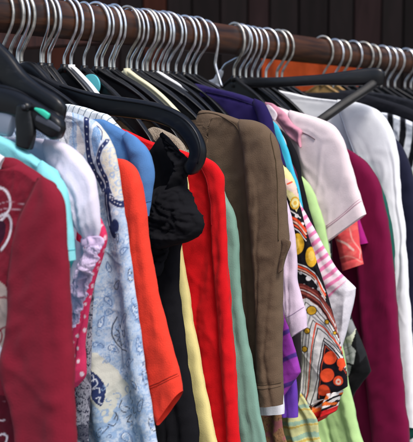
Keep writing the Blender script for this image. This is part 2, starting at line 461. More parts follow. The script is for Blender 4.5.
# ================================================================== GARMENTS
GR = 'garments hanging close together on the rail'
def garment(name, label, cat, s): return thing(name, label, cat, (s, 0, RZ-.06), GR)

# --- maroon printed sweater ------------------------------------------------
s = -.262; g = garment('sweater', 'maroon sweater with white looped print, nearest garment at the left edge', 'sweater', s)
def maroon_print(u, v, t, U):
    D = Dye(u, v, '#841c30')
    D.mix((v > 395).astype(float)*(u < 30), '#5c1022')
    D.stroke([(-8, 188), (2, 188), (9, 195), (11, 205), (8, 212), (0, 216)], 2.6, '#f0e4ea')
    D.stroke([(-6, 226), (2, 219), (8, 215), (11, 222), (10, 232), (7, 242), (1, 250)], 2.6, '#f0e4ea')
    D.fill([(-12, 222), (3, 221), (5, 230), (3, 240), (-3, 248), (-12, 250)], '#3a1028', True)
    D.stroke([(-4, 205), (6, 202), (14, 202.5), (25, 204.5)], .8, '#c79aa6')
    D.stroke([(-4, 211), (6, 208.5), (14, 209), (24, 211)], .8, '#c79aa6')
    D.fill([(-20, 280), (0, 281), (5, 286), (9, 300), (9, 352), (5, 360), (-20, 362)], '#b6a49c', True)
    D.stroke([(-6, 302), (0, 298), (5, 297), (9, 299)], 1.6, '#841c30'); D.stroke([(-3, 333), (1, 329), (6, 327), (9, 328)], 1.6, '#841c30')
    D.stroke([(0, 330), (2, 336), (1, 341), (-3, 345)], 1.4, '#841c30')
    D.fill([(-10, 345), (0, 346), (7, 352), (3, 362), (-1, 368), (-10, 368)], '#e9e4ee')
    for q in range(6): D.stroke([(-3+q*1.6, 349+q), (-1+q*1.4, 353+q), (-3+q*1.5, 358+q*.6)], .5, '#9a86a0')
    D.stroke([(-6, 420.5), (4, 420.5)], 1.4, '#e4cfd6'); D.stroke([(-4, 437), (3, 434), (7, 436), (7, 441), (4, 445)], 1.6, '#e9dfe6')
    D.stroke([(-6, 400), (5, 402)], .6, '#c08a98')
    return D.c
cloth('body', g, s, [(5, 157), (14, 158), (24, 163), (44, 177), (57, 187), (56, 240), (57, 330), (58, 442)], far=[(4, 158), (0, 168), (-6, 190)]+['m']*5, W=.010, amp=.003, freq=14, seed=3,
      dye=maroon_print, mat=fabric('#841c30', attr=True, knit=True, mott=.06), res=.0010, zbot=.62, topopen=.03)
q_ = cloth('sleeve', g, s, [(41, 175.5), (52, 181.5), (61, 192), (66, 212), (69, 250), (72, 310), (75, 380), (78, 442), (79, 470)],
      far=[(38, 178), (31, 196), (22, 216), (15, 245), (10, 285), (9, 325), (2, 368), (14, 415), (18, 462)], W=.011, amp=.004, freq=24, seed=11, dx=-.014, mat=fabric('#841c30', knit=True, mott=.06), zbot=.5, res=.003, topopen=.03, slow=4)
stitch(q_, s-.014, [(38, 178), (30, 200), (21, 222), (15, 250), (12, 285)], '#5e1322', .0006)
cloth('collar', g, s, [(-22, 140), (-8, 149), (5, 157)], far=[(-22, 152), (-10, 160), (1, 169)], W=.004, amp=.001, mat=fabric('#e6dfe6'), dx=-.012, edge=.0003)

# --- turquoise tee ----------------------------------------------------------
s = -.238; g = garment('tee_shirt', 'turquoise tee shirt between maroon sweater and lavender blouse', 'tee shirt', s)
TQ = fabric('#8fe2ea', mott=.05)
cloth('body', g, s, [(-6, 133), (4, 137), (20, 146), (44, 162), (60, 175), (66, 240), (70, 442)], W=.008, amp=.003, seed=21, mat=TQ, zbot=.6, topopen=.02)
q_ = cloth('sleeve', g, s, [(42, 160), (56, 171), (66, 187), (71, 205), (74, 235), (76, 260)], far=[(38, 164), (40, 190), (44, 215), (48, 235), (52, 250), (54, 262)], W=.011, amp=.003, seed=23, dx=-.006, mat=TQ, hem=(.012, .0006), topopen=.02)
stitch(q_, s-.006, [(60, 248), (68, 249), (75, 249.5)], '#5fbcc8', .0004)
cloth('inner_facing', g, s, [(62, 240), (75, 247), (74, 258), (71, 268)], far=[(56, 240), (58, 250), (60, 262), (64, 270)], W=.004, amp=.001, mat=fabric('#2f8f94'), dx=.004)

# --- lavender blouse with puff sleeve ---------------------------------------
s = -.205; g = garment('blouse', 'pale lavender blouse with gathered puff sleeve and lace frill', 'blouse', s)
LV = fabric('#e9e2f4', mott=.05, sheen=.3); LVp = fabric('#dcc3e6', mott=.08)
cloth('body', g, s, [(30, 138), (44, 139), (60, 146), (72, 158), (76, 190), (76, 260), (70, 330)], far=[(29, 139)]+['m']*6, W=.008, amp=.004, seed=31, mat=LV, topopen=.02)
cloth('sleeve', g, s, [(44, 139), (62, 142), (80, 153), (92, 168), (98, 186), (101, 208), (101, 228), (98, 240)], far=[(42, 144), (50, 168), (60, 190), (68, 205), (74, 218), (78, 228), (82, 236), (85, 242)],
      W=.015, amp=.006, freq=75, seed=33, dx=-.012, mat=LV, res=.0018, slow=2.0, wr=.0012, grow=.2, topopen=.04, botopen=.03, sharp=1.0)
cloth('cuff', g, s, [(100, 236), (104, 239), (105, 243), (103, 247)], far=[(83, 236), (81, 240), (81, 244), (83, 247)], W=.009, amp=.002, freq=160, seed=34, dx=-.014, mat=LVp, res=.0009, grow=.05, wr=.0006, wrf=160, edge=.0006)
LACE = fabric('#dcc8ea', mott=.35, weave=900, bump=.6)
for k_, (nn, ff) in enumerate([([(102, 245), (101, 254), (96, 266), (91, 277)], [(86, 246), (82, 258), (80, 270), (79, 280)]),
                               ([(93, 262), (93, 276), (89, 287), (86, 297)], [(80, 258), (76, 272), (75, 284), (75, 296)]),
                               ([(87, 281), (87, 294), (84, 305), (80, 314)], [(73, 276), (70, 290), (70, 302), (70, 312)]),
                               ([(83, 298), (82, 309), (78, 319), (73, 327)], [(68, 292), (65, 306), (64, 318), (65, 330)])]):
    cloth('frill', g, s, nn, far=ff, W=.004, amp=.0035, freq=150, seed=35+k_, dx=-.016+.003*k_, mat=LACE, res=.0009, slow=14, grow=.01, wr=.0009, wrf=200, edge=.0022, edgef=170, cross=(k_ % 2 == 0), sharp=1)
cloth('frill', g, s, [(84, 246), (88, 262), (86, 280), (80, 300), (76, 318)], far=[(74, 238), (70, 262), (66, 284), (64, 304), (64, 322)], W=.004, amp=.004, freq=110, seed=46, dx=-.002, mat=LV, res=.0012, slow=9, grow=.02, wr=.001, wrf=130, edge=.0015, edgef=120)

# --- pink polka dot top ------------------------------------------------------
s = -.187; g = garment('polka_dot_top', 'hot pink top with white polka dots under lavender frill', 'top', s)
def dots(u, v, t, U):
    D = Dye(u, v, '#d83663')
    for (x, y, r) in [(104, 217, 1.6), (106, 238, 2.2), (99, 268, 1.5), (93, 274, 1.5), (100, 262, 1), (93, 286, 1.8), (86, 304, 1.4), (85, 316.5, 1.4), (78, 320, 1.6), (85, 330, 1.8), (78, 336, 1.6), (79, 322, 1.3), (78.5, 348, 1.5), (79, 361, 1.6), (82, 374, 2.1), (74, 329, 1.4), (74, 356, 1.4), (72, 370, 1.5), (91, 297, 1.3), (84, 291, 1.4), (106, 250, 1.6), (97, 252, 1.5), (101, 226, 1.4), (74, 342, 1.3), (88, 262, 1.4)]:
        D.disc(x, y, r*.9, '#efd3de', r*1.25)
    return D.c
PK = fabric('#d83663', attr=True, mott=.08)
cloth('body', g, s, [(76, 160), (84, 170), (91, 188), (100, 215), (108, 236), (104, 256), (96, 280), (90, 310), (86, 345), (86.5, 374), (78, 386)],
      far=[(74, 162), (66, 180), (60, 200), (55, 220), (54, 240), (54, 262), (54, 284), (54, 312), (55, 345), (56, 378), (60, 396)],
      W=.008, amp=.004, freq=40, seed=41, dye=dots, mat=PK, res=.0009, edge=.0006)

# --- navy bandana print ------------------------------------------------------
s = -.172; g = garment('bandana_blouse', 'grey blouse with dense navy bandana print below the polka dots', 'blouse', s)
def bandana(u, v, t, U):
    D = Dye(u, v, '#9b9aa6')
    w = fbm(u*.28, v*.28, 5, 2)
    D.mix(sm(np.abs(perlin(u*.16+w*.8, v*.12, 71)), .10, .05), '#23253c')
    D.mix(sm(np.abs(perlin(u*.30+w, v*.30, 77)), .09, .04), '#23253c')
    D.mix(sm(perlin(u*.11, v*.05, 79), .1, .25)*.75, '#1c1f36')
    return D.c
cloth('body', g, s, [(78, 156), (86, 168), (93, 190), (98, 215), (101, 240), (97, 270), (93, 300), (92, 340), (90, 370), (90, 405), (88, 442)], W=.008, amp=.004, freq=40, seed=45, dye=bandana, mat=fabric('#9b9aa6', attr=True), res=.0009, zbot=.5)

# --- paisley tunic ------------------------------------------------------------
s = -.155; g = garment('paisley_tunic', 'pale blue paisley tunic with navy dotted bands and cream patches', 'tunic', s)
NV, CRM, PB, MB = '#2a3663', '#dedacb', '#b9cde4', '#7d9fcb'
def paisley(u, v, t, U):
    D = Dye(u, v, '#bccde2')
    w = fbm(u*.12, v*.12, 3, 3)
    D.mix(sm(fbm(u*.09, v*.05, 12, 2), -.05, .35)*.6, '#d9e2ee')
    D.mix(sm(np.abs(perlin(u*.30+w*1.4, v*.30, 14)), .13, .04)*.8*(.4+.6*sm(perlin(u*.05, v*.04, 6), -.2, .2)), MB)
    D.mix(sm(perlin(u*.42, v*.42+w, 15), .22, .38)*.65, '#8fb2da')
    # speckled end panel by the hanger clip
    D.fill([(60, 108), (72, 112), (70, 130), (68, 150), (60, 150)], '#d2d5dc')
    sp = perlin(u*1.1, v*1.1, 17); D.mix(((sp > .28) & (u < 72) & (v < 150)).astype(float)*.6, '#6d7482')
    D.fill([(77, 118), (84, 150), (80, 158), (75, 150)], '#e4e1e0'); D.stroke([(73, 112), (72, 130), (74, 155)], 1.2, '#8fb0d6')
    # dotted navy bands
    def band(pts, wd, dotn):
        D.stroke(pts, wd+1.6, '#d4ddea'); D.stroke(pts, wd, NV)
        for (x, y) in smooth_pts(pts, dotn): D.disc(x, y, .75, '#e3e8f0')
    D.fill([(95, 118), (118, 112), (135, 130), (140, 200), (128, 205), (110, 198), (101, 180), (98, 160), (104, 142)], CRM)
    D.mix(in_poly(u, v, [(100, 150), (116, 140), (126, 200), (108, 196)])*sm(perlin(u*.35, v*.35, 19), .15, .3)*.7, '#a9bddb')
    band([(87, 112), (87, 124), (86, 138), (87, 155), (92, 170), (98, 180), (102, 190)], 5.5, 12)
    D.fill([(92, 126), (96, 122), (101, 127), (103, 136), (100, 148), (96, 158), (92, 164), (90, 152), (90, 138)], '#dfe6f2', True)
    D.fill([(93, 129), (96, 126), (100, 130), (101, 137), (98, 148), (94, 157), (92, 150), (91.5, 138)], '#86abd6', True)
    D.mix(in_poly(u, v, [(90, 124), (103, 124), (103, 160), (90, 162)])*sm(np.abs(perlin(u*.5, v*.5, 21)), .1, .03)*.5, '#d7e3f2')
    D.stroke([(97, 125.5), (102, 131), (101, 140)], 1.1, NV)
    band([(107, 141), (101, 149), (98, 158), (100, 167), (104, 176), (109, 192), (112, 200)], 4.6, 11)
    band([(110, 198), (116, 203), (122, 204.5), (129, 202)], 7, 8); D.stroke([(109, 196), (116, 199), (126, 199)], .7, '#dfe4ee')
    D.stroke([(107, 190), (106, 205), (108, 220), (112, 236)], 5.5, NV); D.stroke([(106, 195), (105.5, 210), (108, 226)], .8, '#c8cfe0')
    D.disc(114.5, 226, 4.2, NV, 7); D.disc(116.5, 213, 2, '#e0e4ea', 2.5)
    for (x, y, r) in [(119, 183, 3), (122, 192, 2.5), (112, 175, 2.2), (117, 168, 2.4)]:
        d = np.hypot(u-x, v-y); D.mix((1.0-np.abs(d-r))/.6*.7, '#9db6d8')
    # lower doodled field
    D.fill([(90, 352), (98, 352), (105, 362), (114, 374), (124, 388), (122, 396), (114, 402), (113, 414), (107, 424), (102, 408), (94, 400), (88, 396), (88, 378)], '#d9d9ce')
    D.fill([(92, 368), (97, 372), (103, 381), (106, 393), (103.5, 405), (97, 398), (92, 388), (89, 376)], NV, True)
    D.stroke([(95, 380), (98, 378), (100, 383), (96, 388), (101, 387), (102, 392)], .8, '#dfe4f0'); D.stroke([(100, 397), (103, 396), (102, 401), (104, 403)], .8, '#dfe4f0'); D.stroke([(92, 376), (96, 374), (97, 380)], .7, '#dfe4f0')
    INK = '#33384a'
    for k in range(7):                      # scalloped flower edge
        a0 = math.radians(100+k*28); x, y = 122+12*math.cos(a0), 336-13*math.sin(a0)
        D.stroke([(118+.65*(x-118), 334+.65*(y-334)), (x, y), (118+.65*(x-118)+2.2, 334+.65*(y-334)+2.5)], .8, INK)
    D.stroke([(112, 318), (108, 328), (109, 340), (116, 350), (124, 352)], 1, INK); D.stroke([(119, 333), (121, 329), (123, 333), (121, 338), (119, 335)], .9, INK)
    rr = random.Random(5); BL2, BL3 = '#6f8fbb', '#a3bcdb'
    def drop(x, y, m, a, ink, fillc, scal=True):
        m *= 1.45; ca, sa = math.cos(a), math.sin(a)
        def shape(g):
            o = []
            for k in np.linspace(0, 2*math.pi, 19)[:-1]:
                X0 = 2.9*g*math.sin(k)*(.35+.65*math.sin(k/2)**2) + 1.3*g*(max(0, math.cos(k)))**2; Y0 = -4.6*g*math.cos(k)
                o.append((x+.8*(X0*ca-Y0*sa), y+X0*sa+Y0*ca))
            return o
        o = shape(m)
        if scal:
            for px, py in shape(m*1.22)[::2]: D.disc(px, py, .85*m, '#8fabd2')
        D.fill(o, fillc, False); D.stroke(o+[o[0]], .75, ink); D.stroke(shape(m*.66)+[shape(m*.66)[0]], .5, '#7d9cc8')
        D.fill(shape(m*.34), '#6f8fbb', False)
    for (x, y, m, a) in [(121, 322, 1.5, .3), (104, 268, .8, -.5), (114, 285, .9, .6), (105, 302, .8, 2.4), (130, 275, .9, -.3), (124, 250, .8, .9), (117, 238, .7, 2.8), (136, 312, 1.1, 2.6), (139, 345, 1.1, -.4), (110, 350, .9, 2.0), (128, 362, 1.1, .9), (146, 378, 1.1, 2.9), (140, 405, 1.1, .4), (152, 425, 1.1, -.7), (104, 430, 1.1, .8), (124, 440, 1.1, 2.4), (100, 322, .8, .1), (99, 345, .7, 1.9), (134, 385, .9, 2.2)]:
        D.disc(x, y, 6*m, BL3, 8*m) if rr.random() < .45 else None
        drop(x, y, m, a, INK if rr.random() < .45 else '#56709a', rr.choice(['#cddbec', '#bdd0e8', '#d9e2ec']), rr.random() < .6)
    for k in range(60):
        x, y = rr.uniform(98, 150), rr.uniform(235, 440); a0 = rr.uniform(0, 6.28); c_ = rr.choice([BL2, BL2, '#8ba8d0', '#56709a']); sz = rr.uniform(.7, 1.3)
        D.stroke([(x+sz*(3.2-.55*q)*math.cos(a0+q*.9), y+sz*1.3*(3.2-.55*q)*math.sin(a0+q*.9)) for q in range(6)], .7, c_)
    for pts in [[(112, 421), (114, 415), (112, 412), (115, 418), (113, 426), (109, 424)], [(117, 402), (116, 409), (120, 414), (124, 411), (120, 408)], [(121, 420), (125, 417), (122, 424), (127, 424), (124, 428), (129, 426)], [(124, 395), (127, 392), (126, 400), (129, 402), (126, 407)], [(128, 410), (131, 406), (129, 415), (134, 413), (131, 420)]]:
        D.stroke(pts, .8, INK)
    D.mix(sm(fbm(u*.2, v*.2, 25, 2), .1, .4)*(v > 405)*.8, '#93b0d4')
    return D.c
PMAT = fabric('#bccde2', attr=True, mott=.04, rough=.75)
cloth('body', g, s, [(65, 112), (71, 112), (86, 117), (98, 122), (108, 134), (116, 152), (121, 178), (126, 212), (132, 260), (139, 310), (146, 360), (153, 410), (158, 442)],
      far=[(64, 113), (50, 116)]+['m']*11, W=.010, amp=.0065, freq=24, seed=51, dye=paisley, mat=PMAT, res=.0009, zbot=.5, slow=2.2, grow=.6, topopen=.02, edge=.0008)

# --- orange red sweater ---------------------------------------------------------
s = -.130; g = garment('orange_sweater', 'orange red top with long smooth sleeve beside black ruffled blouse', 'top', s)
OR = fabric('#ee4230', mott=.04, knit=True)
cloth('body', g, s, [(100, 150), (116, 158), (126, 163), (132, 172), (136, 200), (140, 300), (150, 442)], far=[(96, 152)]+['m']*6, W=.008, amp=.004, seed=61, mat=OR, zbot=.5)
q_ = cloth('sleeve', g, s, [(116, 158), (128, 161), (138, 172), (145, 195), (149, 235), (157, 285), (167, 325), (174, 352), (181, 384), (182, 391)],
      far=[(115, 160), (118, 185), (122, 215), (128, 250), (134, 290), (140, 330), (146, 360), (150, 390), (156, 417), (159, 425)],
      W=.011, amp=.003, freq=20, seed=63, dx=-.010, mat=OR, hem=(.022, .0007), res=.002, slow=2, topopen=.03, edge=.0008)
stitch(q_, s-.010, [(152.5, 385), (165, 380), (180, 372.5)], '#a92a1c', .0004)
stitch(q_, s-.010, [(152.5, 387.5), (165, 382.5), (180, 375)], '#a92a1c', .0003)

# --- plain blue shirt --------------------------------------------------------------
s = -.108; g = garment('blue_shirt', 'plain mid blue shirt whose shoulder shows above orange sleeve', 'shirt', s)
BL = fabric('#5484bd', mott=.04)
cloth('body', g, s, [(92, 122), (101, 119), (112, 124), (128, 133), (142, 144), (150, 158), (146, 240), (152, 442)], far=[(88, 124)]+['m']*7, W=.008, amp=.004, seed=71, mat=BL, zbot=.45)
q_ = cloth('sleeve', g, s, [(126, 131), (140, 141), (150, 153), (154.5, 170), (153, 188), (151, 204), (149, 216)], far=[(122, 136), (128, 152), (132, 168), (135, 184), (137, 196), (138, 208), (139, 218)], W=.010, amp=.003, seed=73, dx=-.006, mat=BL, hem=(.012, .0006), res=.002, topopen=.03)
stitch(q_, s-.006, [(139, 205), (146, 203), (152, 200.5)], '#3f689c', .0004)

# --- pinstripe --------------------------------------------------------------------
s = -.084; g = garment('pinstripe_shirt', 'white shirt with fine grey pinstripes below the long black hanger', 'shirt', s)
cloth('body', g, s, [(70, 104), (84, 107), (98, 112), (109, 115), (118, 124), (126, 134), (133, 150), (132, 200), (130, 300)], W=.007, amp=.002, seed=81,
      mat=fabric('#dfe6ea', stripes=('#8d9aa2', .0075, (0, 1, .35), .16)), zbot=.45)

# --- black ruffled blouse ------------------------------------------------------------
s = -.035; g = garment('black_blouse', 'black blouse with gathered shoulder strap and ruffled puff sleeve', 'blouse', s)
BK = fabric('#17171b', mott=.25, rough=.95, sheen=.0)
cloth('body', g, s, [(163, 133), (170, 139), (179, 150), (184, 162), (187, 180), (186, 220), (180, 260), (183, 320), (191, 380), (200, 442)],
      far=[(162, 134), (153, 148), (146, 158), (144, 175), (130, 195), (120, 220), (110, 270), (100, 320), (90, 380), (80, 442)], W=.012, amp=.006, freq=30, seed=91, mat=BK, zbot=.5, res=.0025, topopen=.02)
cloth('strap', g, s, [(163, 132), (172, 140), (182, 152), (190, 160), (189, 172), (184, 184), (178, 196)], far=[(160, 136), (166, 148), (172, 158), (174, 168), (172, 178), (168, 190), (164, 200)], W=.010, amp=.007, freq=110, seed=93, dx=-.016, mat=BK, res=.0014, slow=10, grow=.05, crump=.004, crf=70)
def puff(name, parent, cen, s, ru, rv, depth, mat, seed, gath=11, rot=0., amp=.18):
    """gathered, crumpled lobe of cloth"""
    c = hang(cen[0], cen[1], s); p1 = hang(cen[0]+ru, cen[1], s); p2 = hang(cen[0], cen[1]+rv, s)
    ry = abs(p1[1]-c[1]); rz_ = abs(p2[2]-c[2]); nt, nr = 110, 170; V = []
    th = np.linspace(.02, math.pi-.02, nt)[:, None]; ph = np.linspace(0, 2*math.pi, nr, endpoint=False)[None, :]
    X = np.sin(th)*np.cos(ph); Y = np.sin(th)*np.sin(ph); Z = np.cos(th)*np.ones_like(ph)
    # gathers radiating out of the seam on the far/top side
    rid = np.abs(perlin(np.arctan2(Z, -Y+.0)*gath/3.1+fbm(X*2, Z*2, seed)*.6, X*1.2+Y*.8, seed))
    cr_ = np.abs(fbm(Y*3.2+X*2, Z*3.2-X, seed+5, 3))
    R = 1-amp*(1-rid*2.2)-.10*(1-cr_*2)
    yy = Y*ry*R; zz = Z*rz_*R
    yy, zz = yy*math.cos(rot)-zz*math.sin(rot), yy*math.sin(rot)+zz*math.cos(rot)
    V = np.stack([c[0]+X*depth*R, c[1]+yy, c[2]+zz], -1).reshape(-1, 3)
    Fc = grid_faces(nt, nr); Fc.append(tuple(range(nr))[::-1]); Fc.append(tuple((nt-1)*nr+k for k in range(nr)))
    return mesh(name, V, Fc, mat, parent)
cloth('sleeve', g, s, [(180, 184), (190, 190), (197, 202), (202, 214), (203, 225), (196, 236), (184, 243), (168, 248)], far=[(160, 186), (151, 194), (147, 205), (145, 216), (146, 226), (148, 236), (152, 244), (157, 250)],
      W=.024, amp=.007, freq=62, seed=94, wr=.001, wrf=60, dx=-.016, mat=BK, res=.0012, crump=.0035, crf=60, edge=.003, topopen=.02, botopen=.03, sharp=1.2, cross=True)
cloth('sleeve_frill', g, s, [(170, 240), (170, 252), (166, 264), (160, 276)], far=[(150, 236), (149, 250), (150, 264), (154, 278)], W=.012, amp=.003, seed=95, dx=-.012, mat=BK, res=.0016, crump=.006, crf=60, edge=.004)

# --- pale yellow ------------------------------------------------------------------
s = -.014; g = garment('yellow_blouse', 'pale yellow blouse showing as narrow strip between black and red', 'blouse', s)
cloth('body', g, s, [(176, 155), (184, 165), (188, 180), (189, 192), (184, 200), (182, 240), (188, 280), (196, 330), (205, 380), (218, 442)], W=.007, amp=.003, seed=101, mat=fabric('#e8db94', mott=.05), zbot=.5)

# --- red ---------------------------------------------------------------------------
s = .006; g = garment('red_top', 'bright red long top hanging between pale yellow and sage', 'top', s)
RD = fabric('#d8141c', mott=.04)
cloth('body', g, s, [(112, 126), (126, 130), (148, 140), (170, 147), (190, 153), (205, 160), (216, 170), (222, 186), (225, 210), (228, 260), (232, 320), (236, 380), (240, 442)], far=[(110, 128)]+['m']*12, W=.008, amp=.0045, freq=20, seed=113, mat=RD, zbot=.55, res=.0025, slow=1.5, topopen=.02, grow=.6)
cloth('strap_label', g, s, [(137, 143), (143, 147), (149, 151)], far=[(137, 145.5), (143, 149.5), (149, 154)], W=.0012, amp=0, mat=fabric('#e4dfe2'), dx=-.011, edge=0)
q_ = cloth('sleeve', g, s, [(196, 154), (208, 158), (218, 165), (224.5, 177), (225, 192), (226, 215), (229, 270), (234, 350), (240, 442)], far=[(194, 157), (200, 168), (207, 182), (210, 200), (212, 220), (213, 250), (216, 290), (221, 360), (228, 442)], W=.008, amp=.003, freq=40, seed=115, dx=-.006, mat=RD, res=.0022, zbot=.5, topopen=.02)
stitch(q_, s-.006, [(197, 157), (203, 166), (210, 182), (213.5, 200), (215, 225)], '#97101a', .0005)

# --- beige knit shoulder --------------------------------------------------------------
s = .028; g = garment('beige_knit', 'beige knitted top peeping over red shoulder inside the hanger curve', 'knit top', s)
cloth('body', g, s, [(148, 129), (154, 127), (166, 131), (178, 138), (186, 148), (192, 165), (198, 200)], far=[(146, 131), (140, 140), (136, 160), (136, 180), (136, 200), (136, 230), (136, 260)], W=.007, amp=.003, freq=60, seed=121, mat=fabric('#a89a88', mott=.25, knit=True, weave=900, bump=.5), wr=.002, wrf=120)

# --- sage green -----------------------------------------------------------------------
s = .046; g = garment('sage_top', 'dusty sage green top showing between red and brown', 'top', s)
cloth('body', g, s, [(196, 150), (214, 168), (226, 196), (233, 210), (238, 232), (240, 280), (248, 340), (257, 390), (266, 442)], W=.008, amp=.004, freq=36, seed=131, mat=fabric('#7fa596', mott=.05), zbot=.55)

# --- brown ----------------------------------------------------------------------------
s = .078; g = garment('brown_sweater', 'taupe brown sweater with long straight sleeve and white hem beneath', 'sweater', s)
BR = fabric('#6a5847', mott=.05, knit=True)
q_ = cloth('body', g, s, [(198, 112), (203, 110), (220, 113), (243, 121), (255, 130), (262, 160), (266, 240), (268, 330), (268, 402)], far=[(197, 114), (196, 130), (196, 150), 'm', 'm', 'm', 'm', 'm', 'm'], W=.010, amp=.0035, freq=16, seed=141, sharp=.2, mat=BR, res=.003, topopen=.015, slow=1.8)
stitch(q_, s, [(198, 114), (212, 113), (228, 118), (240, 127), (245, 140)], '#4c3f31', .0006)
stitch(q_, s, [(199, 122), (199.5, 150), (200, 180)], '#4c3f31', .0004)
q_ = cloth('sleeve', g, s, [(240, 119), (256, 121), (269, 129), (279, 146), (284, 175), (287, 215), (289, 245), (284, 270), (283, 320), (283, 370), (284, 404)],
      far=[(238, 122), (242, 140), (245, 160), (247, 190), (250, 220), (253, 250), (255, 280), (257, 310), (257, 340), (257, 372), (258, 405)], W=.013, amp=.004, freq=24, seed=143, dx=-.012, mat=BR, hem=(.022, .0008), res=.002, topopen=.02, slow=2)
stitch(q_, s-.012, [(257.5, 382), (268, 383), (283, 381.5)], '#4c3f31', .0005)
stitch(q_, s-.012, [(257.5, 385.5), (268, 386.5), (283, 385)], '#4c3f31', .0003)
stitch(q_, s-.012, [(272, 133), (279, 160), (282, 200), (283, 240)], '#50432f', .0005)
cloth('cuff_tab', g, s, [(284, 238), (291, 242), (290, 248), (286, 256), (283, 270)], far=[(281, 240), (282, 246), (281, 252), (279, 262), (278, 274)], W=.004, amp=.001, dx=-.020, mat=BR, res=.0015)
s = .088; g = garment('white_undershirt', 'white shirt hem sticking out just below the brown sleeve', 'shirt', s)
cloth('sleeve', g, s, [(264, 150), (276, 170), (281, 220), (281, 300), (282, 380), (285, 409), (285, 413.5)], far=[(262, 152), (250, 170), (250, 220), (252, 300), (255, 380), (256, 409), (257, 414)], W=.008, amp=.001, mat=fabric('#e9eaf2', mott=.03), hem=(.006, .0005))
s = .100; g = garment('net_top', 'tan brown patterned net top below the brown sweater hem', 'top', s)
def net(u, v, t, U):
    D = Dye(u, v, '#8a6648'); D.mix(sm(np.abs(perlin(u*.35, v*.35, 41)), .1, .03)*.8, '#4a3328'); D.mix(sm(perlin(u*.12, v*.1, 43), .1, .3)*.7, '#8d4a5c'); return D.c
cloth('body', g, s, [(262, 150), (276, 180), (280, 240), (280, 320), (281, 400), (286, 442)], W=.007, amp=.006, freq=60, seed=145, dye=net, mat=fabric('#8a6648', attr=True, mott=.1), res=.0012, zbot=.5)

# --- deep purple navy ---------------------------------------------------------------------
s = .206; g = garment('navy_purple_top', 'deep indigo purple top draped behind the brown sweater shoulder', 'top', s)
NP = fabric('#241a50', mott=.06)
q_ = cloth('body', g, s, [(186, 83), (198, 84), (214, 88), (236, 93), (256, 100), (266, 110), (272, 130), (277, 165), (274, 240), (262, 330)], far=[(184, 86), (186, 100)]+['m']*8, W=.010, amp=.004, freq=24, seed=151, mat=NP, zbot=.36, topopen=.02, seam=[((210, 93), (262, 106), .0015)])
stitch(q_, s, [(210, 92), (236, 98), (258, 106)], '#171038', .0007)
cloth('sleeve', g, s, [(254, 98), (264, 103), (271, 115), (277, 138), (284, 160), (291, 182), (296, 205)], far=[(252, 102), (258, 116), (262, 132), (266, 150), (270, 170), (274, 195), (278, 214)], W=.011, amp=.003, seed=153, dx=-.007, mat=NP, topopen=.02)

# --- long lavender pink ----------------------------------------------------------------------
s = .108; g = garment('lilac_shirt', 'pale lilac pink shirt with long cuffed sleeve beside brown sweater', 'shirt', s)
LP = fabric('#dfcadf', mott=.04)
cloth('body', g, s, [(262, 134), (272, 145), (277, 170), (280, 220), (282, 280), (284, 320)], W=.007, amp=.002, seed=161, mat=LP)
q_ = cloth('sleeve', g, s, [(260, 134), (266, 139), (273, 154), (281, 180), (288, 203), (294, 225), (297, 258), (299, 285), (306, 312), (307.5, 327)], far=[(258, 136), (260, 155), (264, 180), (268, 205), (272, 230), (277, 258), (281, 285), (285, 312), (290, 330), (292, 337)], W=.009, amp=.0035, freq=40, seed=163, dx=-.006, mat=LP, hem=(.020, .0006), res=.0022, topopen=.02, edge=.0008)
stitch(q_, s-.006, [(287, 317), (296, 313), (305, 306.5)], '#b49cb8', .0004)

# --- purple stripe ------------------------------------------------------------------------------
s = .122; g = garment('purple_striped_top', 'magenta purple top with darker violet stripes below lilac cuff', 'top', s)
def pstripe(u, v, t, U):
    D = Dye(u, v, '#9c3fae')
    w = 1.2*perlin(u*.08, v*.08, 3)
    for k in range(-3, 12):
        y0 = 292+k*26.5; D.mix((2.4-np.abs(v+.42*(u-276)+w-y0-18))/.7, '#51348a')
    return D.c
cloth('body', g, s, [(268, 150), (276, 170), (280, 220), (281, 262), (284, 300), (290, 330), (296, 352), (300.8, 371.5), (300.5, 372.6), (291, 386), (284, 396)], far=[(262, 150), (256, 170), (256, 220), (258, 262), (260, 300), (264, 330), (268, 352), (271.8, 371), (272, 372), (274, 390), (278, 404)], W=.007, amp=.0016, freq=30, seed=171, dye=pstripe, mat=fabric('#9c3fae', attr=True, mott=.05), res=.0010, sharp=0, edge=.0006)
s = .134; g = garment('violet_top', 'plain violet top whose hem shows under the purple stripes', 'top', s)
cloth('body', g, s, [(270, 190), (280, 220), (284, 280), (288, 330), (296, 380), (298, 412), (298, 417)], far=[(262, 190), (262, 220), (264, 280), (268, 330), (275, 380), (280, 412), (281, 416)], W=.007, amp=.003, seed=173, mat=fabric('#6a3fb0', mott=.05), hem=(.01, .0005))
s = .160; g = garment('yellow_green_scarf', 'pale yellow and green striped garment showing below the patterned dress', 'scarf', s)
def ygs(u, v, t, U):
    D = Dye(u, v, '#c6c890'); q = ((v+.12*u+1.5*perlin(u*.1, v*.1, 3)) % 15)
    D.mix(sm(q, 6, 7)*sm(11, q, q+1)*0+((q > 6) & (q < 10)), '#94b39c'); D.mix(((q > 11) & (q < 13)).astype(float), '#c0a956'); return D.c
cloth('body', g, s, [(266, 180), (276, 220), (284, 280), (290, 340), (295, 380), (308, 405), (316, 420), (320, 442)], W=.008, amp=.007, freq=60, seed=175, dye=ygs, mat=fabric('#c6c890', attr=True), res=.0010, zbot=.5)

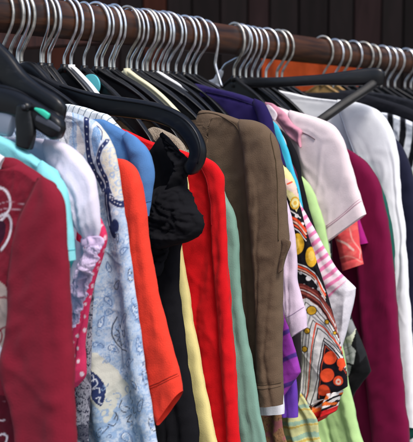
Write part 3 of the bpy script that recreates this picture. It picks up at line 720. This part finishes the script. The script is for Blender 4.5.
# --- psychedelic patterned dress -----------------------------------------------------------------
s = .176; g = garment('patterned_dress', 'black white dress with orange circles and yellow ring pattern', 'dress', s)
def psy(u, v, t, U):
    K, Wt, O, Y, R_ = '#0f0d12', '#e8e4e2', '#e8502a', '#dba92c', '#6b2a26'
    D = Dye(u, v, K)
    D.fill([(268, 158), (278, 160), (296, 178), (299, 206), (296, 212), (284, 190), (268, 188)], '#e6dd9c')
    D.fill([(268, 176), (279, 174), (296, 184), (300, 200), (292, 192), (278, 184), (268, 184)], '#ead0c0')
    D.fill([(276, 166), (279, 172), (276, 176)], O); D.fill([(279, 172), (283, 176), (278, 177)], O); D.fill([(278, 168), (280, 171), (278, 173)], K)
    D.stroke([(288, 184), (292, 182)], 1.6, O, False); D.stroke([(276, 182), (286, 190)], 1, '#c98a3a')
    for (x, y, r) in [(283, 191, 4.2), (295, 203, 5.6)]:
        d = np.hypot((u-x)*1.35, v-y); D.mix((1.1-np.abs(d-r))/.6, Y); D.mix((1.1-np.abs(d-1.2))/.6, Y)
    D.stroke([(285, 208), (291, 211), (300, 218)], 1, Wt); D.disc(296.5, 216, 1.9, Wt); D.disc(302, 224, 1.7, Wt)
    # orange and cream diagonal bands
    for k, (c, wd) in enumerate([(O, 2.4), ('#e8b4a0', 1.4), (O, 1.2), (Wt, .8)]):
        D.stroke([(284, 214.5+k*3.1), (296, 220+k*3.1), (306, 231+k*3.3)], wd, c)
    D.disc(297, 244, 6.6, Y, 10.5); D.disc(296, 244, 3.3, '#e9c25a', 6); D.disc(311, 257, 6, Y, 10); D.disc(311, 256, 3, '#e9c25a', 5)
    for k, (c, wd) in enumerate([(Wt, .9), (O, 1.8), ('#e8b4a0', 1.2), (Wt, .8)]):
        D.stroke([(293, 262+k*2.4), (306, 267+k*2.6), (316, 276+k*3.0), (325, 292+k*3)], wd, c)
    for (x, y, r) in [(301, 273, 1.6), (308, 278.5, 2.4), (315, 282, 1.7), (304, 285, 1.1), (318, 289, 1.8), (321, 297, 1.5), (312, 289, 1.0)]: D.disc(x, y, r, Wt)
    # brown red stripes and nested chevrons; apex near (317, y)
    def chev(dy): return [(293-.3*dy*0, 330+dy), (299, 306+dy), (304, 292+dy), (316, 300+dy*.98), (330, 318+dy), (344, 345+dy)]
    D.fill([(296, 283), (304, 284), (318, 292), (330, 308), (345, 336), (350, 420), (290, 430), (290, 300)], R_)
    for k, (c, wd) in enumerate([('#a8584c', 1.1), (Wt, .7), ('#a8584c', 1.1), (K, 1)]):
        D.stroke([(295, 288+k*2.6), (303, 287+k*2.8), (318, 297+k*2.8), (332, 317+k*2.8), (345, 344+k*2.8)], wd, c)
    D.fill([(300, 299), (307, 298), (320, 309), (333, 328), (348, 358), (352, 430), (288, 440), (296, 330)], '#e4e2e0')
    def V_(ax, ay, dl, dr, col, w_):
        D.stroke([(ax-dl*.28, ay+dl*2.0), (ax-dl*.15, ay+dl), (ax, ay), (ax+dr, ay+dr*.98), (ax+dr*1.9, ay+dr*2.3)], w_, col, False)
    for (ax, ay, c, w_) in [(306, 302, K, .8), (308, 309, K, .8), (310.5, 315, '#9a9aa0', 1.6), (313, 320, K, .8), (316.5, 323, O, 1.3), (317.5, 328, K, .9), (324, 338, K, 1.0)]:
        D.stroke([(ax-(ax-290)*.62, 440), (ax-6, ay+40), (ax-2.2, ay+9), (ax, ay), (ax+9, ay+7), (ax+22, ay+22), (ax+36, ay+46)], w_, c, False)
    for (x, y, r) in [(311.5, 310.5, 4.1), (326.5, 322, 1.9), (308, 330.5, 2.5), (305, 349, 2.6), (334.5, 333, 1.4)]: D.disc(x, y, r+.8, K); D.disc(x, y, r, Y)
    D.fill([(323.5, 340), (338, 354), (349, 372), (349, 392), (330, 399), (317, 400)], '#14101a')
    D.stroke([(317, 400), (320, 370), (323.5, 342), (337, 356), (348, 372)], .8, '#d8d4d4', False)
    D.stroke([(319.5, 398), (322, 372), (325, 346), (337, 359), (347, 375)], .7, '#c04a30', False)
    for (x, y, r) in [(330, 358, 6.6), (341.5, 363, 5.2), (327.5, 375, 6.8), (324.5, 390, 6.0), (338, 381, 5.0)]: D.disc(x, y, r*.95, '#e9502a', r*.98)
    D.disc(338, 382, 2.6, '#f3cdb8', 3.2); D.disc(338, 382, 1.1, '#e9502a'); D.disc(340.5, 369, 2.0, '#e9502a')
    return D.c
PSY = fabric('#fff0f0', attr=True, mott=.04, rough=.7)
cloth('body', g, s, [(270, 158), (279, 161), (290, 172), (297, 188), (300, 205), (305, 226), (315, 256), (326, 290), (334, 316), (341, 345), (346.5, 370), (347.5, 386), (346.5, 387), (331, 396)],
      far=[(266, 158), (262, 170), (262, 185), (264, 200), (266, 215), (270, 240), (276, 270), (282, 300), (286, 330), (290, 355), (293.5, 374), (295.5, 392), (296, 394), (304, 408)], W=.009, amp=.0035, freq=40, seed=181, dye=psy, mat=PSY, res=.00065, edge=.0005, topopen=.02)
def bwr(u, v, t, U):
    D = Dye(u, v, '#e6e2df'); q = (v*1.0+.5*u+3*perlin(u*.12, v*.12, 4)) % 7.5
    D.mix((q < 3).astype(float), '#15121a'); D.mix(sm(perlin(u*.1, v*.2, 9), .15, .2), '#e8702a')
    D.mix(((v > 405)*(u > 314)).astype(float)*sm(v-.3*(345-u), 403, 404), '#c81f22'); return D.c
cloth('hem_frill', g, s, [(344, 390), (341, 400), (338, 408), (326, 418)], far=[(298, 396), (297, 410), (297, 420), (300, 430)], W=.010, amp=.012, freq=60, seed=183, dye=bwr, mat=PSY, res=.0009, slow=9, grow=.01, wr=.003, wrf=90, edge=.004)
s = .148; g = garment('charcoal_dress', 'plain charcoal dress edge between violet hem and patterned dress', 'dress', s)
cloth('body', g, s, [(266, 170), (276, 200), (284, 240), (294, 300), (301, 340), (301, 375), (299, 400), (297, 408)], W=.006, amp=.003, mat=fabric('#251f24'))

# --- pink white stripe ---------------------------------------------------------------------------------
s = .222; g = garment('pink_striped_shirt', 'pink and white candy striped shirt sleeve with plain white cuff', 'shirt', s)
def candy(u, v, t, U):
    D = Dye(u, v, '#f0dbe6')
    q = ((u*.62+v*.80+.8*perlin(u*.07, v*.07, 4)) % 8.6)
    D.mix(sm(q, 0, .6)*(1-sm(q, 3.6, 4.2)), '#e77fae')
    cuff = sm((u-331)*.72+(v-296)*.72+0*u, -1, 0)
    D.mix(cuff, '#ebe8f0'); D.mix(np.exp(-(((u-331)*.72+(v-296)*.72)/.8)**2)*.5, '#c9a8bc')
    D.mix(((cuff > .5) & (((u*.7-v*.7) % 2.2) < .7)).astype(float)*.18, '#b8b4c6')
    return D.c
cloth('sleeve', g, s, [(293, 186), (299, 200), (306, 214), (316, 232), (326, 251), (338, 270), (355.5, 287.5), (356, 288.5), (354, 300), (347, 330), (341, 352)],
      far=[(286, 190), (288, 210), (292, 230), (298, 250), (304, 270), (310, 290), (315.5, 305), (316, 306), (320, 322), (330, 342), (337, 356)], W=.009, amp=.003, freq=44, seed=191, dye=candy, mat=fabric('#f0dbe6', attr=True, mott=.04), res=.0009, edge=.0005, topopen=.02)
# --- cyan strap ----------------------------------------------------------------------------------------------
s = .236; g = garment('cyan_top', 'bright cyan top seen as a thin slanting strip below pink collar', 'top', s)
cloth('body', g, s, [(270, 118), (278, 126), (286, 143), (292, 163), (298, 185), (304, 212), (312, 235), (326, 253)], far=[(268, 128), (268, 140), (272, 158), (278, 178), (284, 198), (290, 220), (298, 245), (306, 262)], W=.006, amp=.002, seed=195, mat=fabric('#41bfe0', mott=.04))
# --- black cardigan -----------------------------------------------------------------------------------------------
s = .252; g = garment('black_cardigan', 'black cardigan front edge between cyan strip and lime green', 'cardigan', s)
cloth('body', g, s, [(276, 126), (284, 132), (292, 142), (299, 160), (304, 185), (312, 215), (320, 245), (326, 280), (330, 340)], W=.007, amp=.003, seed=197, mat=BK)
cloth('lining', g, s, [(275, 128), (282, 134), (287, 146), (289, 160)], far=[(272, 130), (274, 140), (278, 152), (284, 164)], W=.004, amp=.001, mat=fabric('#dcdee2'), dx=-.007)
cloth('lining_edge', g, s, [(287, 158), (292, 163), (297, 174), (299, 186)], far=[(284, 160), (287, 168), (292, 178), (297, 190)], W=.003, amp=.001, mat=fabric('#5e1d3a'), dx=-.007)
# --- lime --------------------------------------------------------------------------------------------------------------
s = .270; g = garment('lime_top', 'long lime green top spreading out at the bottom', 'top', s)
cloth('body', g, s, [(296, 172), (303, 177), (312, 188), (319, 204), (325, 224), (330, 250), (336, 290), (342, 330), (349, 380), (356, 410), (364, 442)], W=.009, amp=.005, freq=36, seed=201, mat=fabric('#b8dc96', mott=.05), zbot=.55, topopen=.02, res=.003)
# --- pale pink shirt ----------------------------------------------------------------------------------------------------------
s = .296; g = garment('pink_shirt', 'pale pink short sleeved shirt with rose collar', 'shirt', s)
PP = fabric('#fae9ec', mott=.04, trans=.1); PPd = fabric('#d796aa', mott=.08)
cloth('body', g, s, [(268, 104), (276, 106), (292, 112), (310, 120), (322, 132), (330, 170), (336, 215)], far=[(266, 106), (268, 118), (276, 140), (284, 158), (290, 170), (298, 190), (310, 230)], W=.009, amp=.003, freq=20, seed=211, mat=PP, topopen=.02, res=.0028)
q_ = cloth('sleeve', g, s, [(290, 110), (308, 115), (326, 121), (338, 130), (346, 146), (352, 165), (359, 190), (367, 214)],
      far=[(288, 113), (291, 130), (297, 150), (302, 170), (308, 190), (314, 208), (320, 226), (325, 244)], W=.010, amp=.003, freq=14, wr=.0004, seed=213, dx=-.010, mat=PP, hem=(.016, .0008), res=.0022, topopen=.02, slow=2.5)
stitch(q_, s-.010, [(324, 231), (342, 218), (362, 201)], '#cfa4b2', .0005)
stitch(q_, s-.010, [(324, 229), (342, 216), (361, 199)], '#cfa4b2', .0003)
cloth('collar', g, s, [(266, 102), (274, 104), (286, 114), (294, 124), (302, 131), (301, 138), (302, 147)], far=[(265, 105), (267, 113), (275, 120), (283, 130), (290, 138), (296, 143), (301, 148)], W=.004, amp=.003, freq=60, seed=217, dx=-.020, mat=PPd, res=.0016, wr=.0015, wrf=90)
cloth('collar_facing', g, s, [(267, 104), (272, 107), (277, 114), (276, 120)], far=[(266, 106), (267, 112), (270, 118), (275, 121)], W=.003, amp=.001, dx=-.026, mat=fabric('#f0e0e8'))
tubes('piping', [catmull(np.array([hang(u, v, s-.0185) for u, v in [(301, 132), (308, 135), (315, 139.5)]]), 12)], .0006, fabric('#6a5560'), g)
# --- black and white print -----------------------------------------------------------------------------------------------------------------
s = .318; g = garment('monochrome_blouse', 'black and white block printed blouse between lime and plum', 'blouse', s)
def mono(u, v, t, U):
    D = Dye(u, v, '#111114')
    D.fill([(348, 318), (357, 322), (356, 330), (350, 338), (342, 344)], '#8f9294'); D.fill([(340, 342), (352, 334), (357, 328), (352, 345), (342, 350)], '#dadfc8')
    D.fill([(334, 345), (350, 343), (357, 350), (354, 364), (340, 362)], '#d9dcda'); D.fill([(322, 232), (327, 240), (324, 250)], '#e6e6ea')
    D.stroke([(343, 350), (352, 346)], .7, '#8a8d90'); D.stroke([(345, 356), (353, 352)], .7, '#8a8d90')
    D.fill([(356, 330), (361, 340), (366, 356), (361, 362), (357, 345)], '#26282c'); D.fill([(336, 362), (352, 366), (347, 378), (338, 372)], '#b0b3b6')
    D.fill([(322, 236), (330, 244), (331, 256), (326, 262)], '#d5d8de')
    return D.c
cloth('body', g, s, [(318, 180), (326, 200), (330, 220), (332, 242), (334, 262), (344, 290), (353, 318), (360, 336), (367, 356), (371.8, 370.5), (371.5, 371.8), (358, 388), (352, 400)],
      far=[(300, 180), (300, 200), (300, 220), (302, 242), (304, 262), (310, 290), (314, 318), (318, 336), (322, 356), (325.6, 374), (326, 375), (334, 392), (342, 408)], W=.008, amp=.004, freq=40, seed=221, dye=mono, mat=fabric('#f8f8f8', attr=True, mott=.05), res=.0010)
# --- coral ---------------------------------------------------------------------------------------------------------------------
s = .338; g = garment('coral_shirt', 'coral red patterned sleeve below the pale pink sleeve hem', 'shirt', s)
def coral(u, v, t, U):
    D = Dye(u, v, '#e9575a')
    D.stroke([(338, 240), (346, 243), (354, 250)], 2, '#f0c4bc'); D.stroke([(350, 228), (353, 240), (360, 250), (360, 258)], 1.0, '#f2b0a8'); D.stroke([(340, 258), (350, 256), (362, 262)], 1.2, '#f39a92')
    D.mix(sm(perlin(u*.12, v*.12, 8), .2, .4)*.4, '#f3857a'); return D.c
cloth('sleeve', g, s, [(344, 190), (352, 205), (357, 220), (360, 238), (362, 252), (364, 264)], far=[(322, 190), (326, 205), (330, 220), (336, 240), (340, 256), (343, 271)], W=.011, amp=.003, freq=30, seed=231, dye=coral, mat=fabric('#e9575a', attr=True, mott=.05), res=.0010, hem=(.008, .0006))
s = .352; g = garment('magenta_top', 'magenta sleeve tip between the coral sleeve and plum top', 'top', s)
cloth('sleeve', g, s, [(348, 190), (356, 205), (360, 220), (364, 232), (368, 243)], far=[(330, 190), (334, 205), (338, 222), (344, 236), (352, 246)], W=.008, amp=.002, mat=fabric('#ab2280', mott=.05))
# --- plum ------------------------------------------------------------------------------------------------------------------------
s = .376; g = garment('plum_top', 'long deep plum top with broad sleeve next to white shirt', 'top', s)
PL = fabric('#760a3c', mott=.05, rough=.8)
cloth('body', g, s, [(330, 140), (346, 149), (356, 157), (366, 170), (371, 200), (376, 300), (384, 442)], W=.009, amp=.007, freq=20, seed=241, mat=PL, zbot=.6, slow=1.6)
q_ = cloth('sleeve', g, s, [(345, 148), (356, 154), (368, 163), (379, 182), (387, 212), (392, 250), (397, 300), (402, 360), (407, 410), (410, 442)],
      far=[(343, 152), (348, 180), (352, 210), (355, 240), (358, 275), (360, 310), (363, 350), (366, 385), (369, 415), (372, 445)], W=.013, amp=.005, freq=16, seed=243, dx=-.012, mat=PL, zbot=.55, slow=1.6, topopen=.03)
stitch(q_, s-.012, [(346, 153), (351, 180), (355, 210), (358, 240)], '#4a0626', .0006)
# --- dark green ----------------------------------------------------------------------------------------------------------------------
s = .396; g = garment('dark_green_top', 'dark green top showing as a sliver beside the plum shoulder', 'top', s)
cloth('body', g, s, [(360, 156), (371, 167), (382, 187), (389.5, 210), (394, 240), (395, 265), (394, 300), (396, 442)], W=.007, amp=.002, seed=251, mat=fabric('#1d5a50', mott=.05), zbot=.5)
# --- white shirt ------------------------------------------------------------------------------------------------------------------------
s = .424; g = garment('white_shirt', 'white long sleeved shirt spread wide with the black bar across it', 'shirt', s)
WH = fabric('#f4f6fa', mott=.03)
cloth('body', g, s, [(260, 91), (272, 88), (292, 93), (316, 98), (342, 101), (362, 105), (374, 116), (384, 150), (392, 240), (400, 442)], far=[(258, 94), (262, 110)]+['m']*8, W=.009, amp=.003, freq=12, wr=.0004, seed=261, mat=WH, zbot=.6, topopen=.02, slow=4, seam=[((346, 106), (386, 128), .002)])
q_ = cloth('sleeve', g, s, [(338, 99.5), (360, 103), (377, 110), (388, 121), (395, 137), (398, 152), (401, 190), (406, 240), (410, 300), (414, 360), (419, 450)],
      far=[(336, 102), (342, 122), (350, 145), (358, 165), (366, 185), (374, 210), (380, 240), (386, 280), (390, 320), (394, 370), (400, 450)], W=.012, amp=.004, freq=22, wr=.0004, seed=263, dx=-.012, mat=WH, zbot=.55, topopen=.02, slow=2.2, res=.0028)
stitch(q_, s-.012, [(339, 104), (345, 122), (354, 146), (362, 166), (371, 186)], '#b4bccb', .0007)
# --- right edge -----------------------------------------------------------------------------------------------------------------------------
s = .462; g = garment('navy_jacket', 'dark navy jacket shoulder just right of the white sleeve', 'jacket', s)
cloth('body', g, s, [(372, 128), (386, 132), (397, 140), (407, 156), (414, 178), (419, 210), (421, 260), (424, 340), (428, 442)], W=.012, amp=.004, seed=271, mat=fabric('#1e2036', mott=.08), zbot=.5)
s = .482; g = garment('green_print_top', 'dark top with pale green streaks at the right edge', 'top', s)
cloth('body', g, s, [(398, 150), (410, 165), (418, 190), (423, 220), (426, 280), (430, 442)], W=.008, amp=.003, seed=275, mat=fabric('#20222a', stripes=('#a9b58c', .045, (0, 1, .6), .22)), zbot=.5)
s = .512; g = garment('striped_top', 'black and white striped knit top at the right edge', 'top', s)
def bold(u, v, t, U):
    D = Dye(u, v, '#dde2ea'); q = (u-.10*(v-110)+.012*(v-110)**2*.3) % 12.4
    D.mix(sm(q, 2.2, 2.8)*(1-sm(q, 8.2, 8.8)), '#0e1018'); return D.c
cloth('body', g, s, [(374, 112), (386, 113), (400, 117), (414, 123), (430, 134), (438, 155), (442, 200), (446, 300)], W=.010, amp=.003, freq=20, seed=277, dye=bold, mat=fabric('#f0f0f4', attr=True, mott=.05), zbot=.45, res=.0022, topopen=.02)
s = .56; g = garment('black_coat', 'black coat in shadow farthest along the rail', 'coat', s)
cloth('body', g, s, [(356, 92), (372, 96), (392, 102), (414, 110), (436, 124), (446, 160), (450, 260)], W=.016, amp=.004, seed=281, mat=fabric('#14151c'), zbot=.6)
s = .61; g = garment('charcoal_coat', 'charcoal coat shoulder behind the black bar hanger', 'coat', s)
cloth('body', g, s, [(352, 90), (380, 93), (404, 98), (424, 104), (446, 118), (456, 150), (460, 260)], W=.016, amp=.004, seed=283, mat=fabric('#1b1d24'), zbot=.6)

# ================================================================== HANGERS
# clip hanger at the left edge
s = -.224; t = thing('clip_hanger', 'black trouser hanger with long clip bar at the left edge', 'hanger', (s, 0, RZ-.046), HG)
def hp(pts, ss=None): return catmull(np.array([hang(u, v, ss if ss is not None else s) for u, v in pts]), 40)
neck = np.array((s, 0, RZ-.05))
tubes('hook', [hook_path(s)], .00195, ZINC, t, 10)
def ribbon(path, h, th, K=14, taper=None):
    """bar of rounded rectangular section following a path in the hanging plane"""
    P = np.asarray(path, float); n = len(P); T = np.gradient(P, axis=0); T /= np.linalg.norm(T, axis=1)[:, None]
    hh = np.full(n, h) if np.isscalar(h) else np.interp(np.linspace(0, 1, n), np.linspace(0, 1, len(h)), h)
    ax = np.array((1., 0, 0)); V = []
    for i in range(n):
        a_ = ax-T[i]*(ax@T[i]); a_ /= np.linalg.norm(a_); b_ = np.cross(T[i], a_)
        e = 1.0
        if i in (0, n-1): e = .55
        elif i in (1, n-2): e = .9
        for k in range(K):
            p = 2*math.pi*k/K; c_, s_ = math.cos(p), math.sin(p)
            V.append(P[i]+a_*th*e*math.copysign(abs(c_)**.55, c_)+b_*hh[i]*.5*e*math.copysign(abs(s_)**.55, s_))
    Fc = grid_faces(n, K); Fc.append(tuple(range(K))[::-1]); Fc.append(tuple((n-1)*K+k for k in range(K)))
    return V, Fc
farm = np.array([neck, neck+(0, .08, -.02), neck+(0, .15, -.05), neck+(0, .2, -.075)])
P = np.vstack([catmull(farm[::-1], 24)[:-1], catmull(np.array([neck, hang(-30, 42, s), hang(2, 64, s), hang(18, 84, s), hang(38, 100, s), hang(58, 111, s), hang(64, 113, s)]), 34)])
V, Fc = ribbon(P, [.020, .024, .026, .024, .020], .0048); mesh('shoulder_bar', V, Fc, BLACKP, t)
V, Fc = ribbon(hp([(-60, 94), (-10, 99), (14, 103), (30, 111), (50, 124), (62, 133)], s-.012), [.022, .022, .018, .017], .0055); mesh('clip_bar', V, Fc, NAVYP, t)
V, Fc = ribbon(hp([(-40, 86), (4, 92), (20, 97), (34, 105), (52, 116), (62, 121)], s-.002), [.010, .012, .010], .0045); mesh('clip_bar', V, Fc, NAVYP, t)
V, Fc = ribbon(hp([(25, 104), (25, 118), (26, 132), (24, 149)], s-.0165), [.013, .017, .018, .014], .0035); mesh('clip', V, Fc, BLACKP, t)
c = hang(27, 107, s-.0195); V, Fc = tube_vf([c+(-.003, 0, 0), c+(.004, 0, 0)], .0032, 14); mesh('rivet', V, Fc, BLACKP, t)
V, Fc = tube_vf([c+(-.0038, 0, 0), c+(-.0028, 0, 0)], .0017, 12); mesh('rivet_head', V, Fc, plastic('#3a3d44', .3), t)
V, Fc = ribbon(hp([(35, 108.5), (42, 112), (49, 117)], s-.0185), [.0016, .0042, .0046], .0012); mesh('size_sticker', V, Fc, plastic('#3fd8b4', .4), t)
cm = plastic('#8e99ab', .25); V, Fc = ribbon(hp([(-3, 117), (5, 121), (13, 126)], s-.012), [.026, .024, .018], .004); mesh('grip_pad', V, Fc, cm, t)
V, Fc = ribbon(hp([(36, 117.5), (50, 124), (60, 130)], s-.0178), [.0045, .005, .003], .0008); mesh('grip_strip', V, Fc, plastic('#4b4e58', .2), t)

# long curled hanger
s = -.058; t = thing('long_curled_hanger', 'long glossy black hanger whose thick arm ends in a downward curl', 'hanger', (s, 0, RZ-.046), HG)
tubes('hook', [hook_path(s, .056)], .00195, ZINC, t, 10)
neck = np.array((s, 0, RZ-.062))
farm = np.array([neck, neck+(0, .08, -.012), neck+(0, .15, -.04), neck+(0, .2, -.075)])
P = np.vstack([catmull(farm[::-1], 24)[:-1], catmull(np.array([neck, hang(30, 72, s), hang(48, 88, s), hang(70, 97, s), hang(100, 104, s), hang(130, 108, s), hang(158, 113, s), hang(180, 123, s), hang(193, 138, s), hang(198, 152, s), hang(194, 165, s), hang(186, 171, s)]), 70)])
V, Fc = ribbon(P, [.016, .020, .021, .020, .019, .0185, .017, .016, .013], .0056, 18); mesh('shoulder_bar', V, Fc, NAVYP, t)
P2 = catmull(np.array([hang(60, 86, s-.0066), hang(100, 97, s-.0066), hang(140, 103, s-.0066), hang(165, 109, s-.0066), hang(184, 119, s-.0066), hang(196, 133, s-.0066), hang(201, 150, s-.0066), hang(198, 164, s-.0066)]), 60)
tubes('moulded_rib', [P2], .0011, NAVYP, t, 8)

# twisted hanger with bar
s = .36; t = thing('bar_hanger', 'black bar hanger turned sideways, its tip pointing right over white shirt', 'hanger', (s, 0, RZ-.046), HG)
tubes('hook', [tilt_path(hook_path(s_of(207), .066, math.radians(-6), .0225), 20)], .002, ZINC, t, 10)
A = [hang(231, 85, .335), hang(246, 83, .345), hang(275, 82.5, .352), hang(310, 80.5, .365), hang(345, 78.5, .378), hang(370, 77, .388), hang(384, 78, .392)]
V, Fc = ribbon(catmull(np.array(A), 50), [.013, .014, .013, .0135, .020, .025], .0055); mesh('shoulder_bar', V, Fc, BLACKP, t)
V, Fc = ribbon(catmull(np.array([A[0], (s, 0, RZ-.056), (s+.02, .08, RZ-.075), (s+.05, .17, RZ-.12)]), 30), [.013, .02, .018, .012], .005); mesh('shoulder_bar', V, Fc, BLACKP, t)
V, Fc = ribbon(catmull(np.array([hang(376, 82, .388), hang(362, 92, .372), hang(345, 103, .352), hang(328, 115, .33), hang(312, 126, .315)]), 30), [.0115, .011, .011, .010], .005); mesh('cross_bar', V, Fc, MATP, t)
# white necked hanger crossing it
s = s_of(237); t = thing('coat_hanger', 'white necked hanger whose stem crosses another under the rail', 'hanger', (s, 0, RZ-.046), HG)
hk = tilt_path(hook_path(s, .054, math.radians(10), .0228), -33); tubes('hook', [hk], .002, ZINC, t, 10)
e = hk[-1]; d_ = (hk[-1]-hk[-4]); d_ /= np.linalg.norm(d_)
V, Fc = ribbon(catmull(np.array([e-d_*.010, e, e+d_*.007, e+d_*.014+(0, .006, .002), e+d_*.016+(0, .03, .0), e+d_*.02+(0, .09, -.03)]), 40), [.006, .009, .013, .016, .014, .010], .0045); mesh('shoulder_bar', V, Fc, WHITEP, t)
V, Fc = ribbon(catmull(np.array([e+d_*.012, e+d_*.016+(0, -.03, -.02), e+d_*.02+(0, -.08, -.06)]), 30), [.008, .012, .010], .004); mesh('shoulder_bar', V, Fc, WHITEP, t)
# the ordinary hangers; stem position in the photo -> place along the rail
stems = [(1, 0), (10, 6), (21, 4), (41, -16), (43, 4), (49, -3), (64, 8), (71, 2), (84, -14), (96, 8), (102, -3), (110, 5), (114, -6), (127, 2),
         (131, 6), (137, -3), (143, 5), (147, 0), (153, -4), (158, 5), (163, 0), (168, 7), (176, -6), (184, 2), (190, -3), (196, 5),
         (234, -4), (240, 4), (246, 0), (252, -3), (258, 5), (266, 10), (277, -6), (282, 4),
         (322, 6), (334, -4), (341, 5), (352, 0), (362, 6), (371, -5), (381, 3), (388, -4), (395, 5), (405, 0), (411, 4), (418, 0), (425, 3)]
words = {0: 'first hook at the left edge', 1: 'hook standing just right of the leftmost one', 2: 'lone hook left of the crossed pair', 3: 'twisted hook leaning against its neighbour above the post', 4: 'hook at the left of the tight bunch of three', 5: 'hook at the right of the tight bunch of three'}
for i, (u, r) in enumerate(stems):
    s = s_of(u); mat = BLACKP; lab = None; L = .15; kw = dict(h0=.026, h1=.014, drop=.07)
    if u == 127: mat = CREAMP; lab = 'cream plastic hanger arm sloping down among black hangers'; L = .085; kw.update(h0=.030, h1=.02, drop=.05)
    elif u == 158: mat = WHITEP; lab = 'white plastic hanger arm sloping down among black hangers'; L = .085; kw.update(h0=.030, h1=.02, drop=.05)
    elif u == 71: mat = WHITEP; lab = 'white hanger below the round turquoise size disc'; L = .042; kw.update(h0=.018, h1=.018, drop=.030)
    elif u == 322: mat = BROWNP; lab = 'pale wooden hanger arm behind the black bar'; L = .13
    elif u == 334: mat = BROWNP; lab = 'second pale wooden hanger in front of orange cloth'; L = .12
    elif i in words: lab = 'black hanger with zinc wire, '+words[i]
    else:
        where = ('in the left cluster before the turquoise disc' if u < 90 else 'in the cluster above the long curled hanger' if u < 128 else 'in the dense middle cluster above the purple top' if u < 200 else 'in the small cluster right of the crossed stems' if u < 300 else 'in the blurred right hand cluster beside the orange cloth' if u < 360 else 'in the blurred cluster at the far right end')
        lab = 'black hanger with zinc wire hook '+where
    if s < -.0: kw['drop'] = max(kw['drop'], .075) if mat is BLACKP else kw['drop']
    if mat is BLACKP and 5 < u < 80: L, kw = .10, dict(h0=.032, h1=.016, drop=.13)
    if u == 84: kw.update(h0=.034)
    if s > -.02: L = min(L, .115)
    if s > .3: L = min(L, .1)
    hanger(s, lab, mat, math.radians(r+random.uniform(-6, 6)), L, R=.0215+random.uniform(0, .003), ring=(random.random() < .7), **kw)
    if u == 71:
        s71 = s
# turquoise size disc
s = s_of(71)+.0105; c = hang(91, 86, s)
V, Fc = tube_vf([c+(-.0012, 0, 0), c+(.0012, 0, 0)], .0125, 48)
o = tag(mesh('size_disc', V, Fc, plastic('#63cbd6', .4)), 'round turquoise plastic size disc clipped on a black hanger', 'size marker')
for p in o.data.polygons:
    if len(p.vertices) > 6: p.use_smooth = False
# ================================================================== CAMERA, LIGHT
cam = bpy.data.cameras.new('camera'); co = bpy.data.objects.new('camera', cam); C.objects.link(co)
co.location = CAM
from mathutils import Matrix
M = Matrix(((RT[0], UP[0], -FW[0]), (RT[1], UP[1], -FW[1]), (RT[2], UP[2], -FW[2]))).to_4x4(); M.translation = CAM
co.matrix_world = M
cam.sensor_fit = 'HORIZONTAL'; cam.sensor_width = 36; cam.lens = 36*F/413
cam.clip_start = .05; cam.clip_end = 600
cam.dof.use_dof = True; cam.dof.focus_distance = .9; cam.dof.aperture_fstop = 16
S.camera = co
w = bpy.data.worlds.new('World'); S.world = w; w.use_nodes = True
nt = w.node_tree; bg = nt.nodes['Background']; sky = nt.nodes.new('ShaderNodeTexSky'); sky.sky_type = 'NISHITA'; sky.sun_disc = False
EL, AZ = 56, 240        # sun elevation, compass direction of the sun (degrees, from +x anticlockwise)
sky.sun_elevation = math.radians(EL); sky.sun_rotation = math.radians(90-AZ); sky.air_density = 1.0; sky.dust_density = 3.0; sky.ozone_density = .8
nt.links.new(sky.outputs[0], bg.inputs[0]); bg.inputs[1].default_value = .17
sd = bpy.data.lights.new('sun', 'SUN'); sd.energy = 2.35; sd.angle = math.radians(16); sd.color = (1, .95, .9)
so = bpy.data.objects.new('sun', sd); C.objects.link(so)
from mathutils import Vector
dv = Vector((-math.cos(math.radians(AZ))*math.cos(math.radians(EL)), -math.sin(math.radians(AZ))*math.cos(math.radians(EL)), -math.sin(math.radians(EL))))
so.rotation_euler = dv.to_track_quat('-Z', 'Y').to_euler()
S.view_settings.view_transform = 'Standard'; S.view_settings.look = 'None'; S.view_settings.exposure = 0
S.render.engine = 'CYCLES'
